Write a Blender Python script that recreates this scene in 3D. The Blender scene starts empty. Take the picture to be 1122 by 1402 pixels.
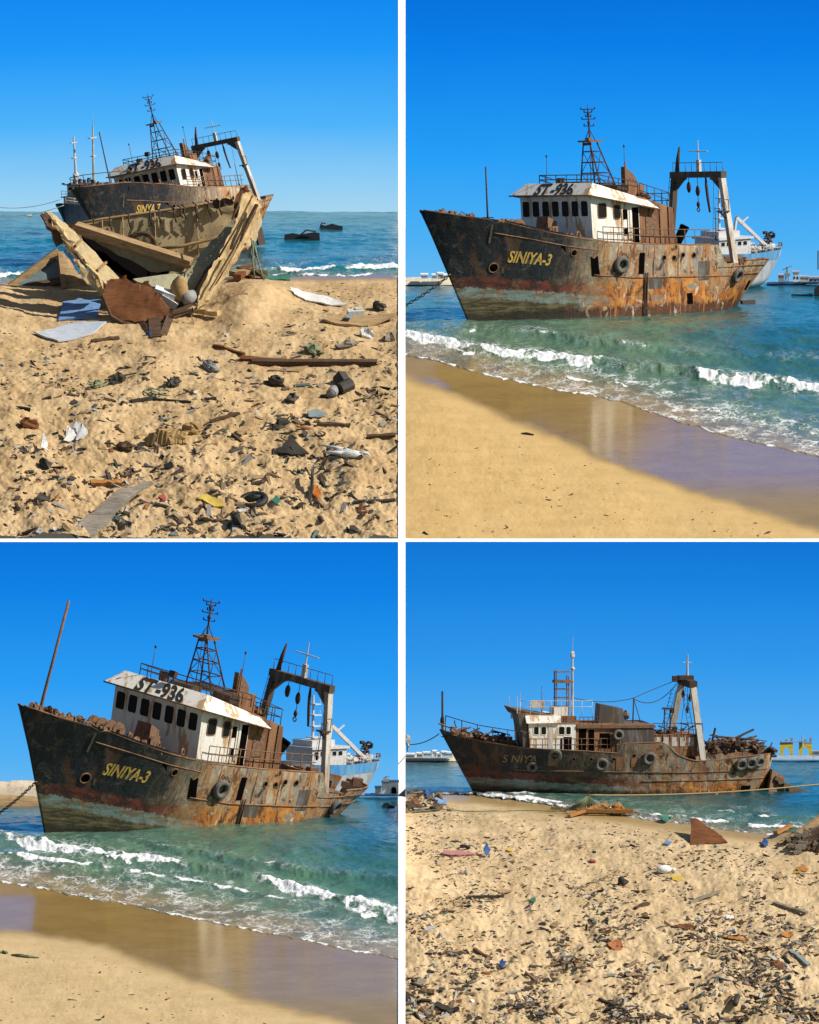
import bpy, bmesh, math, random
import numpy as np
from mathutils import Vector, Matrix
random.seed(7); RNG = np.random.RandomState(11)
S = bpy.context.scene
COL = S.collection
R = math.radians
PPM = 20.0                       # photograph pixels per metre
TH = R(4.0)                      # the camera looks 4 degrees down
SN, CS = math.sin(TH), math.cos(TH)

def at(px, py, d):
    """point at picture position px, py and d metres along the view"""
    v = (701 - py) / PPM
    return Vector(((px - 561) / PPM, d * CS + v * SN, v * CS - d * SN))

# ------------------------------------------------------------------ objects
def tag(o, label=None, cat=None, group=None, kind=None):
    if label: o['label'] = label
    if cat: o['category'] = cat
    if group: o['group'] = group
    if kind: o['kind'] = kind
    return o

def empty(name, loc=(0, 0, 0), label=None, cat=None, group=None, parent=None):
    o = bpy.data.objects.new(name, None); COL.objects.link(o); o.location = loc
    o.empty_display_size = 0.3
    if parent: o.parent = parent
    return tag(o, label, cat, group)

class MB:
    def __init__(s): s.v = []; s.f = []; s.m = []; s.mi = 0
    def quadbox(s, P):
        b = len(s.v); s.v += [tuple(p) for p in P]
        for q in ((0, 3, 2, 1), (4, 5, 6, 7), (0, 1, 5, 4), (1, 2, 6, 5), (2, 3, 7, 6), (3, 0, 4, 7)):
            s.f.append(tuple(b + i for i in q)); s.m.append(s.mi)
    def box(s, c, sz, rot=None):
        c = Vector(c); h = Vector(sz) * 0.5; P = []
        for z in (-1, 1):
            for x, y in ((-1, -1), (1, -1), (1, 1), (-1, 1)):
                p = Vector((x * h.x, y * h.y, z * h.z))
                if rot is not None: p = rot @ p
                P.append(c + p)
        s.quadbox(P)
    def bx(s, x0, x1, y0, y1, z0, z1):
        s.box(((x0 + x1) / 2, (y0 + y1) / 2, (z0 + z1) / 2), (abs(x1 - x0), abs(y1 - y0), abs(z1 - z0)))
    def bar(s, p, q, w, h, up=(0, 0, 1)):
        p, q = Vector(p), Vector(q); a = (q - p).normalized(); up = Vector(up)
        sd = a.cross(up)
        if sd.length < 1e-4: sd = a.cross(Vector((1, 0, 0)))
        sd.normalize(); u2 = sd.cross(a).normalized()
        P = []
        for c in (p, q):
            for i, j in ((-1, -1), (1, -1), (1, 1), (-1, 1)):
                P.append(c + sd * (i * w / 2) + u2 * (j * h / 2))
        s.quadbox(P)
    def tube(s, p, q, r0, r1=None, n=8, caps=True):
        p, q = Vector(p), Vector(q); r1 = r0 if r1 is None else r1
        a = (q - p)
        if a.length < 1e-6: return
        a.normalize(); t = Vector((0, 0, 1)) if abs(a.z) < .9 else Vector((1, 0, 0))
        e = a.cross(t).normalized(); g = a.cross(e)
        b = len(s.v)
        for c, r in ((p, r0), (q, r1)):
            for i in range(n):
                k = 2 * math.pi * i / n
                s.v.append(tuple(c + e * (r * math.cos(k)) + g * (r * math.sin(k))))
        for i in range(n):
            j = (i + 1) % n
            s.f.append((b + i, b + j, b + n + j, b + n + i)); s.m.append(s.mi)
        if caps:
            s.f.append(tuple(b + i for i in range(n))[::-1]); s.m.append(s.mi)
            s.f.append(tuple(b + n + i for i in range(n))); s.m.append(s.mi)
    def path(s, pts, r, n=6):
        pts = [Vector(p) for p in pts]; k = len(pts); b = len(s.v); e = None
        for i, p in enumerate(pts):
            a = pts[min(i + 1, k - 1)] - pts[max(i - 1, 0)]
            if a.length < 1e-6: a = Vector((1, 0, 0))
            a.normalize()
            if e is None:
                t = Vector((0, 0, 1)) if abs(a.z) < .9 else Vector((1, 0, 0)); e = a.cross(t).normalized()
            else:
                e = (e - a * e.dot(a)).normalized()
            g = a.cross(e); rr = r[i] if isinstance(r, (list, tuple)) else r
            for j in range(n):
                q = 2 * math.pi * j / n
                s.v.append(tuple(p + e * (rr * math.cos(q)) + g * (rr * math.sin(q))))
        for i in range(k - 1):
            for j in range(n):
                l = (j + 1) % n
                s.f.append((b + i * n + j, b + i * n + l, b + (i + 1) * n + l, b + (i + 1) * n + j)); s.m.append(s.mi)
        s.f.append(tuple(b + j for j in range(n))[::-1]); s.m.append(s.mi)
        s.f.append(tuple(b + (k - 1) * n + j for j in range(n))); s.m.append(s.mi)
    def torus(s, c, ax, Rm, r, n=22, k=10, sq=1.0):
        c, ax = Vector(c), Vector(ax).normalized(); t = Vector((0, 0, 1)) if abs(ax.z) < .9 else Vector((1, 0, 0))
        e = ax.cross(t).normalized(); g = ax.cross(e); b = len(s.v)
        for i in range(n):
            a = 2 * math.pi * i / n; d = e * math.cos(a) + g * math.sin(a)
            for j in range(k):
                q = 2 * math.pi * j / k
                s.v.append(tuple(c + d * (Rm + r * math.cos(q)) + ax * (r * sq * math.sin(q))))
        for i in range(n):
            for j in range(k):
                s.f.append((b + i * k + j, b + ((i + 1) % n) * k + j, b + ((i + 1) % n) * k + (j + 1) % k, b + i * k + (j + 1) % k)); s.m.append(s.mi)
    def blob(s, c, rx, ry, rz, n=9, m=6, jit=.15):
        c = Vector(c); b = len(s.v)
        for i in range(m + 1):
            ph = math.pi * i / m
            for j in range(n):
                a = 2 * math.pi * j / n; k = 1 + random.uniform(-jit, jit)
                s.v.append(tuple(c + Vector((rx * math.sin(ph) * math.cos(a) * k, ry * math.sin(ph) * math.sin(a) * k, rz * math.cos(ph) * k))))
        for i in range(m):
            for j in range(n):
                s.f.append((b + i * n + j, b + (i + 1) * n + j, b + (i + 1) * n + (j + 1) % n, b + i * n + (j + 1) % n)); s.m.append(s.mi)
    def prism(s, pts, off):
        off = Vector(off); b = len(s.v); n = len(pts)
        s.v += [tuple(Vector(p)) for p in pts] + [tuple(Vector(p) + off) for p in pts]
        s.f.append(tuple(b + i for i in range(n))); s.m.append(s.mi)
        s.f.append(tuple(b + n + i for i in range(n))[::-1]); s.m.append(s.mi)
        for i in range(n):
            j = (i + 1) % n
            s.f.append((b + i, b + n + i, b + n + j, b + j)); s.m.append(s.mi)
    def build(s, name, mats, parent=None, smooth=False, fix=True):
        me = bpy.data.meshes.new(name); me.from_pydata(s.v, [], s.f)
        mats = mats if isinstance(mats, (list, tuple)) else [mats]
        for m in mats: me.materials.append(m)
        if len(mats) > 1: me.polygons.foreach_set('material_index', s.m)
        if fix:
            bm = bmesh.new(); bm.from_mesh(me)
            bmesh.ops.recalc_face_normals(bm, faces=bm.faces); bm.to_mesh(me); bm.free()
        if smooth:
            me.polygons.foreach_set('use_smooth', [True] * len(me.polygons))
        me.update()
        o = bpy.data.objects.new(name, me); COL.objects.link(o)
        if parent: o.parent = parent
        return o

def grid_mesh(name, P, mat, attrs=None, parent=None, mask=None):
    """P: rows x cols x 3 array"""
    nr, nc = P.shape[:2]
    idx = np.arange(nr * nc).reshape(nr, nc)
    F = np.stack([idx[:-1, :-1], idx[1:, :-1], idx[1:, 1:], idx[:-1, 1:]], -1).reshape(-1, 4)
    V = P.reshape(-1, 3)
    if mask is not None:
        mk = mask.reshape(-1); F = F[mk[F].all(1)]
        used = np.zeros(len(V), bool); used[F.ravel()] = True
        new = np.cumsum(used) - 1; V = V[used]; F = new[F]
        if attrs: attrs = {k: a.reshape(-1)[used] for k, a in attrs.items()}
    me = bpy.data.meshes.new(name)
    me.vertices.add(len(V)); me.vertices.foreach_set('co', V.astype(np.float32).ravel())
    me.loops.add(len(F) * 4); me.loops.foreach_set('vertex_index', F.astype(np.int32).ravel())
    me.polygons.add(len(F)); me.polygons.foreach_set('loop_start', np.arange(0, len(F) * 4, 4, dtype=np.int32))
    me.polygons.foreach_set('use_smooth', np.ones(len(F), bool))
    me.update(calc_edges=True)
    for k, a in (attrs or {}).items():
        at_ = me.attributes.new(k, 'FLOAT', 'POINT'); at_.data.foreach_set('value', a.astype(np.float32).ravel())
    me.materials.append(mat); me.validate()
    o = bpy.data.objects.new(name, me); COL.objects.link(o)
    if parent: o.parent = parent
    return o

# ------------------------------------------------------------------ noise
def _h(ix, iy, seed):
    n = (ix.astype(np.int64) * 374761393 + iy.astype(np.int64) * 668265263 + seed * 974634521) & 0xffffffff
    n = ((n ^ (n >> 13)) * 1274126177) & 0xffffffff
    return ((n ^ (n >> 16)) & 0xffff) / 65535.0
def vnoise(x, y, seed=0):
    x = np.asarray(x, float); y = np.asarray(y, float)
    ix, iy = np.floor(x), np.floor(y); fx, fy = x - ix, y - iy
    fx = fx * fx * fx * (fx * (fx * 6 - 15) + 10); fy = fy * fy * fy * (fy * (fy * 6 - 15) + 10)
    a, b, c, d = _h(ix, iy, seed), _h(ix + 1, iy, seed), _h(ix, iy + 1, seed), _h(ix + 1, iy + 1, seed)
    return (a + (b - a) * fx) * (1 - fy) + (c + (d - c) * fx) * fy
def fbm(x, y, o=4, seed=0, g=.5):
    t = 0; a = 1; n = 0
    for i in range(o):
        t = t + a * vnoise(x * 2 ** i + 17.3 * i, y * 2 ** i - 9.1 * i, seed + i); n += a; a *= g
    return t / n * 2 - 1
def sst(a, b, x):
    t = np.clip((np.asarray(x, float) - a) / (b - a), 0, 1); return t * t * (3 - 2 * t)

# ------------------------------------------------------------------ materials
class NG:
    def __init__(s, name):
        s.mat = bpy.data.materials.new(name); s.mat.use_nodes = True
        s.t = s.mat.node_tree; s.n = s.t.nodes; s.l = s.t.links
        s.p = s.n.get('Principled BSDF'); s.out = s.n.get('Material Output')
        s._oc = None
    def put(s, sock, v):
        if isinstance(v, bpy.types.NodeSocket): s.l.new(v, sock)
        elif isinstance(v, (tuple, list)) and len(v) == 3 and sock.type == 'RGBA': sock.default_value = (*v, 1)
        else: sock.default_value = v
    def obj(s):
        if s._oc is None:
            s._oc = s.n.new('ShaderNodeTexCoord')
        return s._oc.outputs['Object']
    def xyz(s, v=None):
        n = s.n.new('ShaderNodeSeparateXYZ'); s.put(n.inputs[0], v or s.obj()); return n.outputs
    def comb(s, x, y, z):
        n = s.n.new('ShaderNodeCombineXYZ')
        for i, a in enumerate((x, y, z)): s.put(n.inputs[i], a)
        return n.outputs[0]
    def m(s, op, a, b=0.0, c=None, clamp=False):
        n = s.n.new('ShaderNodeMath'); n.operation = op; n.use_clamp = clamp
        s.put(n.inputs[0], a); s.put(n.inputs[1], b)
        if c is not None: s.put(n.inputs[2], c)
        return n.outputs[0]
    def step(s, x, a, b):
        n = s.n.new('ShaderNodeMapRange'); n.interpolation_type = 'SMOOTHSTEP'
        s.put(n.inputs[0], x); s.put(n.inputs[1], a); s.put(n.inputs[2], b); return n.outputs[0]
    def mix(s, f, a, b, mode='MIX'):
        n = s.n.new('ShaderNodeMix'); n.data_type = 'RGBA'; n.blend_type = mode
        s.put(n.inputs[0], f); s.put(n.inputs[6], a); s.put(n.inputs[7], b); return n.outputs[2]
    def scale(s, v, sc):
        n = s.n.new('ShaderNodeMapping'); n.inputs['Scale'].default_value = sc; s.put(n.inputs[0], v); return n.outputs[0]
    def noise(s, sc, v=None, det=5, rough=.6, dist=0.0):
        n = s.n.new('ShaderNodeTexNoise'); s.put(n.inputs['Vector'], v or s.obj())
        n.inputs['Scale'].default_value = sc; n.inputs['Detail'].default_value = det
        n.inputs['Roughness'].default_value = rough; n.inputs['Distortion'].default_value = dist
        return n.outputs[0]
    def voro(s, sc, v=None, feat='F1', out='Distance'):
        n = s.n.new('ShaderNodeTexVoronoi'); n.feature = feat; s.put(n.inputs['Vector'], v or s.obj())
        n.inputs['Scale'].default_value = sc; return n.outputs[out]
    def ramp(s, f, stops, const=False):
        n = s.n.new('ShaderNodeValToRGB'); e = n.color_ramp.elements
        if const: n.color_ramp.interpolation = 'CONSTANT'
        while len(e) < len(stops): e.new(.5)
        for i, (p, c) in enumerate(stops): e[i].position = p; e[i].color = (*c, 1)
        s.put(n.inputs[0], f); return n.outputs[0]
    def attr(s, name):
        n = s.n.new('ShaderNodeAttribute'); n.attribute_name = name; return n.outputs['Fac']
    def bump(s, h, st=.5, dist=.1, prev=None):
        n = s.n.new('ShaderNodeBump'); n.inputs['Strength'].default_value = st; n.inputs['Distance'].default_value = dist
        s.put(n.inputs['Height'], h)
        if prev: s.put(n.inputs['Normal'], prev)
        return n.outputs[0]
    def done(s, col, rough=.7, nrm=None, metal=0.0, spec=.5, ior=None):
        s.put(s.p.inputs['Base Color'], col); s.put(s.p.inputs['Roughness'], rough); s.put(s.p.inputs['Metallic'], metal)
        s.put(s.p.inputs['Specular IOR Level'], spec)
        if ior: s.p.inputs['IOR'].default_value = ior
        if nrm: s.put(s.p.inputs['Normal'], nrm)
        return s.mat

def patchy(name, cols, sc=2.0, rough=.75, bumps=.3, streak=False, pos=(.35, .5, .65), spec=.3, det=7):
    """a worn surface: patches of up to four colours, optional vertical runs"""
    g = NG(name); v = g.scale(g.obj(), (1, 1, .18)) if streak else g.obj()
    n = g.noise(sc, v, det, .65, .4)
    st = [(0, cols[0])] + [(pos[min(i, len(pos) - 1)], c) for i, c in enumerate(cols[1:])]
    c = g.ramp(n, st)
    f = g.noise(sc * 9, None, 4)
    c = g.mix(g.m('MULTIPLY', g.step(f, .45, .7), .35), c, tuple(x * .55 for x in cols[-1]))
    return g.done(c, rough, g.bump(g.noise(sc * 6, None, 5), bumps, .05), 0, spec)

NAVY = (.010, .013, .018); BEIGE = (.45, .38, .26); RUST = (.46, .165, .028); DRUST = (.085, .03, .013); TEAL = (.19, .26, .24); RED = (.15, .035, .022); OLIVE = (.15, .125, .06)
def hull_mat(name, nav_end=(5.5, 11.5), dark=0.0, tb0=3.0, tbk=-.11, strake=2.35, band=.75):
    g = NG(name); u, w, t = g.xyz()[:3]; w = g.m('MULTIPLY', w, .08)
    big = g.noise(.35, None, 4, .55); med = g.noise(1.3, None, 6, .65, .5); fine = g.noise(7, None, 5, .7)
    stv = g.comb(g.m('MULTIPLY', u, 1.9), w, g.m('MULTIPLY', t, .26))
    streak = g.noise(1.0, stv, 7, .72, .9)
    stv2 = g.comb(g.m('MULTIPLY', u, 9.0), w, g.m('MULTIPLY', t, .5)); streak2 = g.noise(1.0, stv2, 4, .6)
    tw = g.m('ADD', t, g.m('MULTIPLY', g.m('ADD', g.m('SUBTRACT', med, .5), g.m('MULTIPLY', g.m('SUBTRACT', streak, .5), .6)), .8))
    # after part, upper strake: beige paint with orange runs
    up = g.mix(g.step(big, .4, .62), BEIGE, (.24, .22, .18))
    up = g.mix(g.m('MULTIPLY', g.step(streak, .46, .58), .9), up, (.42, .18, .045))
    up = g.mix(g.step(g.noise(.7, g.scale(g.obj(), (1, 0, .6)), 6, .7), .53, .62), up, (.17, .075, .03))
    up = g.mix(g.m('MULTIPLY', g.step(streak2, .55, .66), .8), up, DRUST)
    up = g.mix(g.step(med, .58, .68), up, (.42, .36, .26))
    # lower strake: bright rust with dark and grey patches
    lo = g.mix(g.step(med, .46, .62), RUST, (.25, .075, .018)); lo = g.mix(g.step(g.noise(.9, None, 6, .7, .6), .52, .60), lo, (.52, .24, .05))
    lo = g.mix(g.step(streak, .50, .62), lo, DRUST)
    lo = g.mix(g.step(g.noise(.8, g.scale(g.obj(), (1, 1, 2)), 5), .55, .66), lo, (.20, .19, .15))
    lo = g.mix(g.step(fine, .6, .72), lo, (.42, .19, .05))
    lo = g.mix(g.m('MULTIPLY', g.step(big, .5, .62), .6), lo, (.30, .24, .15))
    lo = g.mix(g.step(g.m('ADD', tw, g.m('MULTIPLY', g.m('SUBTRACT', streak, .5), 1.4)), .55, .3), lo, (.085, .032, .014))
    aft = g.mix(g.step(tw, strake - .25, strake + .15), lo, up)
    blk = g.noise(1.0, g.comb(g.m('MULTIPLY', u, .75), 7.0, g.m('MULTIPLY', t, .5)), 8, .74, 1.0); aft = g.mix(g.m('MULTIPLY', g.step(blk, .555, .60), .88), aft, (.028, .02, .015))
    run = g.noise(1.0, g.comb(g.m('MULTIPLY', u, 4.5), 3.0, g.m('MULTIPLY', t, .16)), 5, .7, .5); aft = g.mix(g.m('MULTIPLY', g.step(run, .57, .63), .9), aft, (.46, .16, .022))
    aft = g.mix(g.m('MULTIPLY', g.step(g.noise(1.0, g.comb(g.m('MULTIPLY', u, 1.3), 11.0, g.m('MULTIPLY', t, .9)), 7, .7, .6), .58, .63), .8), aft, (.55, .48, .35))
    # forward part: black paint over red, teal and fouled bottom bands
    tb = g.m('ADD', tb0, g.m('MULTIPLY', u, tbk)); dt = g.m('SUBTRACT', tw, tb)
    scr = g.noise(1.0, g.comb(g.m('MULTIPLY', u, 5), w, g.m('MULTIPLY', t, 1.1)), 6, .75, .8)
    nv = g.mix(g.step(scr, .50, .72), NAVY, (.04, .045, .047))
    nv = g.mix(g.m('MULTIPLY', g.step(streak, .57, .66), .8), nv, (.075, .036, .02))
    nv = g.mix(g.m('MULTIPLY', g.step(g.noise(.55, None, 6, .7, .7), .56, .66), .75), nv, (.09, .085, .07))
    nv = g.mix(g.m('MULTIPLY', g.step(fine, .60, .7), .6), nv, (.20, .11, .05))
    nv = g.mix(g.m('MULTIPLY', g.step(g.noise(.45, g.comb(g.m('MULTIPLY', u, 1.0), 3.0, g.m('MULTIPLY', t, .7)), 7, .72, .9), .53, .62), .7), nv, (.10, .05, .026))
    nv = g.mix(g.step(g.m('ADD', u, g.m('MULTIPLY', g.m('SUBTRACT', med, .5), 4)), 4.5, 9), nv, g.mix(g.step(scr, .42, .6), (.05, .047, .042), (.17, .11, .06)))
    rd = g.mix(g.step(med, .42, .58), RED, (.05, .022, .018)); rd = g.mix(g.step(g.noise(.6, None, 6, .7), .52, .64), rd, (.16, .09, .045))
    tl = g.mix(g.step(g.noise(1.2, g.scale(g.obj(), (.6, 1, 3)), 6), .42, .62), TEAL, (.16, .13, .08))
    tl = g.mix(g.step(streak, .55, .66), tl, (.24, .12, .045))
    ol = g.mix(g.step(g.noise(1.2, g.scale(g.obj(), (.4, 1, 4)), 6), .4, .6), OLIVE, (.05, .04, .02))
    bw = g.mix(g.step(dt, -.08, .10), rd, nv)
    bw = g.mix(g.step(dt, -band, -band + .12), tl, bw)
    bw = g.mix(g.step(dt, -band * 2, -band * 2 + .2), ol, bw)
    bw = g.mix(g.step(tw, .75, .3), bw, (.025, .02, .012))
    fb = g.step(g.m('ADD', u, g.m('MULTIPLY', g.m('SUBTRACT', med, .5), 5)), *nav_end)
    # the paint boundary runs further aft low on the hull
    c = g.mix(fb, bw, aft)
    if dark: c = g.mix(dark, c, g.mix(g.step(med, .42, .58), (.022, .02, .017), (.075, .045, .025)))
    pl = g.n.new('ShaderNodeTexBrick'); pl.offset = .35
    g.put(pl.inputs['Vector'], g.comb(u, t, 0)); pl.inputs['Scale'].default_value = 1
    pl.inputs['Brick Width'].default_value = 2.3; pl.inputs['Row Height'].default_value = 1.15; pl.inputs['Mortar Size'].default_value = .025
    pl.inputs['Color1'].default_value = (.5, .5, .5, 1); pl.inputs['Color2'].default_value = (.6, .6, .6, 1); pl.inputs['Mortar'].default_value = (.15, .15, .15, 1)
    b = g.bump(pl.outputs[0], .5, .05); b = g.bump(g.noise(1.1, None, 3), .5, .18, b); b = g.bump(fine, .35, .05, b)
    return g.done(c, g.m('ADD', .45, g.m('MULTIPLY', med, .4)), b, 0, .35)

M = {}
def make_materials():
    M['hull'] = hull_mat('weathered_hull_paint')
    M['hull_dark'] = hull_mat('blackened_hull_paint', (9, 19), .12, 2.2, -.05, 1.3, .7)
    M['hull_navy_bow'] = hull_mat('navy_bow_hull_paint', (8.5, 13))
    M['white'] = patchy('rust_stained_white_paint', [(.22, .085, .03), (.50, .32, .17), (.70, .64, .52), (.76, .73, .66)], 1.5, .6, .2, True, (.42, .455, .50))
    M['brown'] = patchy('brown_rusted_plate', [(.19, .08, .035), (.30, .15, .07), (.24, .12, .06), (.11, .045, .02)], 1.3, .8, .3, True)
    M['rust'] = patchy('flaking_rust', [(.055, .03, .018), (.15, .08, .045), (.22, .13, .075), (.10, .05, .03)], 3, .85, .5)
    M['dark'] = patchy('dark_rusted_steel', [(.018, .015, .013), (.04, .032, .026), (.08, .045, .028), (.03, .026, .024)], 4, .7, .3)
    M['steel'] = patchy('grey_steel', [(.10, .10, .10), (.17, .17, .165), (.10, .075, .05), (.06, .06, .06)], 2, .55, .25, True)
    M['pale_steel'] = patchy('pale_worn_steel', [(.20, .11, .05), (.50, .46, .38), (.58, .55, .49), (.28, .2, .12)], 2, .6, .25, True, (.36, .46, .68))
    M['deck'] = patchy('rusty_deck_plate', [(.07, .04, .025), (.14, .08, .05), (.2, .13, .08), (.09, .05, .03)], 1.5, .9, .4)
    M['hole'] = patchy('dark_opening', [(.003, .003, .003), (.004, .004, .0035), (.005, .004, .004)], 3, .9, .1, spec=0)  # near-black; paints the dark of openings and the shade in the wreck hollow
    M['pane'] = patchy('dark_dusty_glass', [(.004, .005, .007), (.006, .007, .009), (.012, .011, .010)], 3, .45, .05, spec=.12)
    M['yellow_letter'] = patchy('faded_yellow_lettering', [(.30, .17, .03), (.55, .34, .05), (.62, .42, .10), (.35, .2, .05)], 4, .6, .1)
    M['faint_letter'] = patchy('nearly_gone_lettering', [(.05, .035, .02), (.22, .14, .05), (.34, .22, .08), (.08, .05, .02)], 5, .7, .1)
    M['black_letter'] = patchy('black_lettering', [(.012, .012, .014), (.02, .02, .022), (.035, .03, .028)], 4, .6, .1)
    M['rubber'] = patchy('weathered_rubber', [(.03, .028, .025), (.09, .08, .07), (.16, .145, .125), (.06, .055, .05)], 3, .85, .3)
    M['blue_hull'] = patchy('pale_blue_paint', [(.22, .12, .06), (.02, .17, .46), (.04, .24, .56), (.16, .34, .5)], 1.2, .55, .2, True, (.3, .4, .65))
    M['grey_hull'] = patchy('grey_white_hull_paint', [(.22, .12, .06), (.33, .37, .42), (.42, .46, .50), (.30, .32, .34)], 1.2, .55, .2, True, (.33, .43, .65))
    M['navy_hull'] = patchy('dark_navy_paint', [(.010, .016, .03), (.015, .028, .055), (.03, .04, .06), (.02, .03, .05)], 1.2, .5, .2)
    M['white_clean'] = patchy('weathered_white', [(.3, .22, .15), (.46, .46, .45), (.56, .56, .56), (.4, .4, .4)], 1.5, .5, .15)
    M['partition'] = patchy('white_partition_paint', [(.93, .93, .93), (.95, .95, .95), (.96, .96, .96)], 1.5, .8, .05)
    M['chain'] = patchy('rusty_chain_steel', [(.08, .05, .03), (.22, .15, .09), (.32, .23, .14)], 8, .8, .4)
    M['rope'] = patchy('straw_rope', [(.30, .22, .09), (.46, .35, .15), (.38, .28, .12)], 8, .9, .4)
    M['grope'] = patchy('green_rope', [(.08, .14, .07), (.14, .2, .1), (.2, .22, .12)], 8, .9, .4)
    # wreck and litter
    def wood(name, a, b, c, sc=1.0, ang=0.0):
        g = NG(name); x, y, z = g.xyz()[:3]; ca, sa = math.cos(R(ang)), math.sin(R(ang))
        al = g.m('ADD', g.m('MULTIPLY', x, ca), g.m('MULTIPLY', z, sa)); ac = g.m('SUBTRACT', g.m('MULTIPLY', z, ca), g.m('MULTIPLY', x, sa))
        v = g.comb(g.m('MULTIPLY', al, .22), g.m('MULTIPLY', ac, 1.8), y)
        n = g.noise(2.2 * sc, v, 7, .7, .8); f = g.noise(9 * sc, v, 5, .75, .4)
        col = g.ramp(n, [(.3, a), (.5, b), (.68, c)])
        col = g.mix(g.m('MULTIPLY', g.step(f, .5, .66), .6), col, tuple(x * .4 for x in a))
        return g.done(col, .85, g.bump(f, .5, .03, g.bump(n, .4, .08)), 0, .2)
    M['wood_pale'] = wood('sun_bleached_wood', (.36, .22, .09), (.60, .42, .20), (.70, .53, .29))
    M['wood_pale_right'] = wood('sun_bleached_plank', (.30, .18, .07), (.60, .42, .20), (.72, .55, .31), 1, 66)
    M['wood_pale_left'] = wood('splintered_pale_wood', (.26, .16, .06), (.56, .40, .19), (.70, .54, .30), 1, -41)
    M['wood_beam'] = wood('tan_beam_timber', (.22, .13, .055), (.37, .24, .12), (.45, .32, .17), 1, -17)
    M['wood_tan'] = wood('tan_timber', (.24, .14, .06), (.36, .24, .12), (.42, .30, .16))
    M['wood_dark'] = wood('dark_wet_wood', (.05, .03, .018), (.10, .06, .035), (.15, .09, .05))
    M['wood_rust'] = wood('reddish_brown_board', (.12, .045, .017), (.18, .07, .026), (.10, .038, .016))
    M['wood_orange'] = wood('orange_brown_board', (.34, .13, .03), (.42, .19, .05), (.28, .12, .04))
    M['wood_grey'] = wood('grey_driftwood', (.16, .13, .10), (.26, .22, .17), (.32, .28, .22))
    M['frp_beige'] = patchy('stained_beige_hull_panel', [(.20, .11, .035), (.38, .27, .12), (.46, .36, .19), (.27, .21, .12)], .9, .7, .25, True, (.36, .48, .66))
    M['frp_green'] = patchy('stained_grey_green_panel', [(.26, .17, .06), (.29, .27, .16), (.35, .33, .21), (.22, .20, .13)], 1.0, .7, .25, True, (.36, .46, .66))
    M['frp_teal'] = patchy('faded_teal_panel', [(.12, .10, .06), (.10, .17, .19), (.14, .22, .24), (.18, .18, .15)], 1.1, .7, .25, True, (.36, .46, .68))
    M['blue_board'] = patchy('blue_board_paint', [(.05, .10, .22), (.09, .2, .45), (.12, .26, .52), (.3, .36, .45)], 1.4, .6, .2, False, (.3, .45, .72))
    M['pale_board'] = patchy('pale_blue_white_board', [(.3, .36, .46), (.42, .48, .58), (.5, .54, .6), (.4, .42, .42)], 1.6, .6, .2)
    def flat(name, c, k=.35, rough=.6):
        M[name] = patchy(name, [tuple(x * (1 - k) for x in c), c, tuple(min(1, x * 1.15) for x in c), tuple(x * .7 for x in c)], 5, rough, .25)
    flat('white_plastic', (.68, .67, .63)); flat('grey_plastic', (.26, .26, .25)); flat('yellow_plastic', (.52, .37, .07)); flat('orange_plastic', (.55, .16, .03))
    flat('red_plastic', (.30, .06, .05)); flat('pink_cloth', (.38, .17, .16), .35, .9); flat('blue_plastic', (.045, .10, .27)); flat('green_plastic', (.05, .17, .12))
    flat('teal_plastic', (.20, .25, .25)); flat('black_plastic', (.022, .022, .022)); flat('brick_red', (.36, .12, .045), .4, .9); flat('sack_tan', (.34, .22, .09), .5, .9); flat('bone_white', (.52, .52, .48))
    flat('dark_scrap', (.045, .038, .03)); flat('yellow_building', (.86, .62, .05)); flat('far_white', (.82, .80, .76)); flat('far_tan', (.62, .51, .37)); flat('far_grey', (.30, .33, .38)); flat('black_hulk', (.02, .022, .03))
    # litter mixes: colour picked per piece
    g = NG('mixed_beach_litter')
    c = g.ramp(g.attr('pick'), [(0, (.035, .03, .025)), (.15, (.09, .06, .035)), (.34, (.19, .125, .07)), (.50, (.075, .065, .055)), (.60, (.30, .21, .12)), (.76, (.24, .23, .21)), (.84, (.45, .43, .38)), (.915, (.10, .15, .14)), (.94, (.30, .11, .04)), (.965, (.07, .11, .22)), (.98, (.06, .15, .09)), (.992, (.38, .27, .06))], True)
    c = g.mix(.4, c, g.mix(1, c, g.ramp(g.noise(6), [(.3, (.3, .3, .3)), (.7, (1, 1, 1))]), 'MULTIPLY'))
    M['litter'] = g.done(c, .8, g.bump(g.noise(20), .4, .03), 0, .25)
    # dry sand with litter or bare; 'wet' attribute darkens and glosses it
    for nm, ca, cb, cc in (('sand_rough', (.40, .265, .125), (.54, .38, .20), (.62, .45, .26)), ('sand_smooth', (.50, .335, .135), (.56, .385, .165), (.60, .42, .19)), ('sand_pale', (.45, .32, .17), (.58, .43, .25), (.65, .50, .31)), ('sand_left', (.47, .335, .165), (.55, .40, .21), (.60, .45, .25))):
        g = NG(nm); n1 = g.noise(.35, None, 5); n2 = g.noise(3, None, 6, .7); n3 = g.noise(26, None, 4, .7)
        c = g.mix(g.step(n1, .35, .65), ca, cb); c = g.mix(g.m('MULTIPLY', g.step(n2, .4, .7), .6), c, cc)
        c = g.mix(g.m('MULTIPLY', g.step(n3, .56, .72), .5), c, tuple(x * .45 for x in ca))
        if nm in ('sand_rough', 'sand_pale'):
            n4 = g.noise(1.1, g.scale(g.obj(), (1, .7, .7)), 7, .75, .6); c = g.mix(g.m('MULTIPLY', g.step(n4, .50, .66), .5), c, tuple(x * .5 for x in ca)); c = g.mix(g.m('MULTIPLY', g.step(g.noise(9, None, 5, .8), .60, .68), .8), c, (.07, .05, .03))
        wet = g.attr('wet'); wn = g.m('MULTIPLY', wet, 1.0)
        c = g.mix(wn, c, g.mix(g.step(n1, .3, .7), (.272, .175, .056), (.322, .212, .073)))
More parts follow.
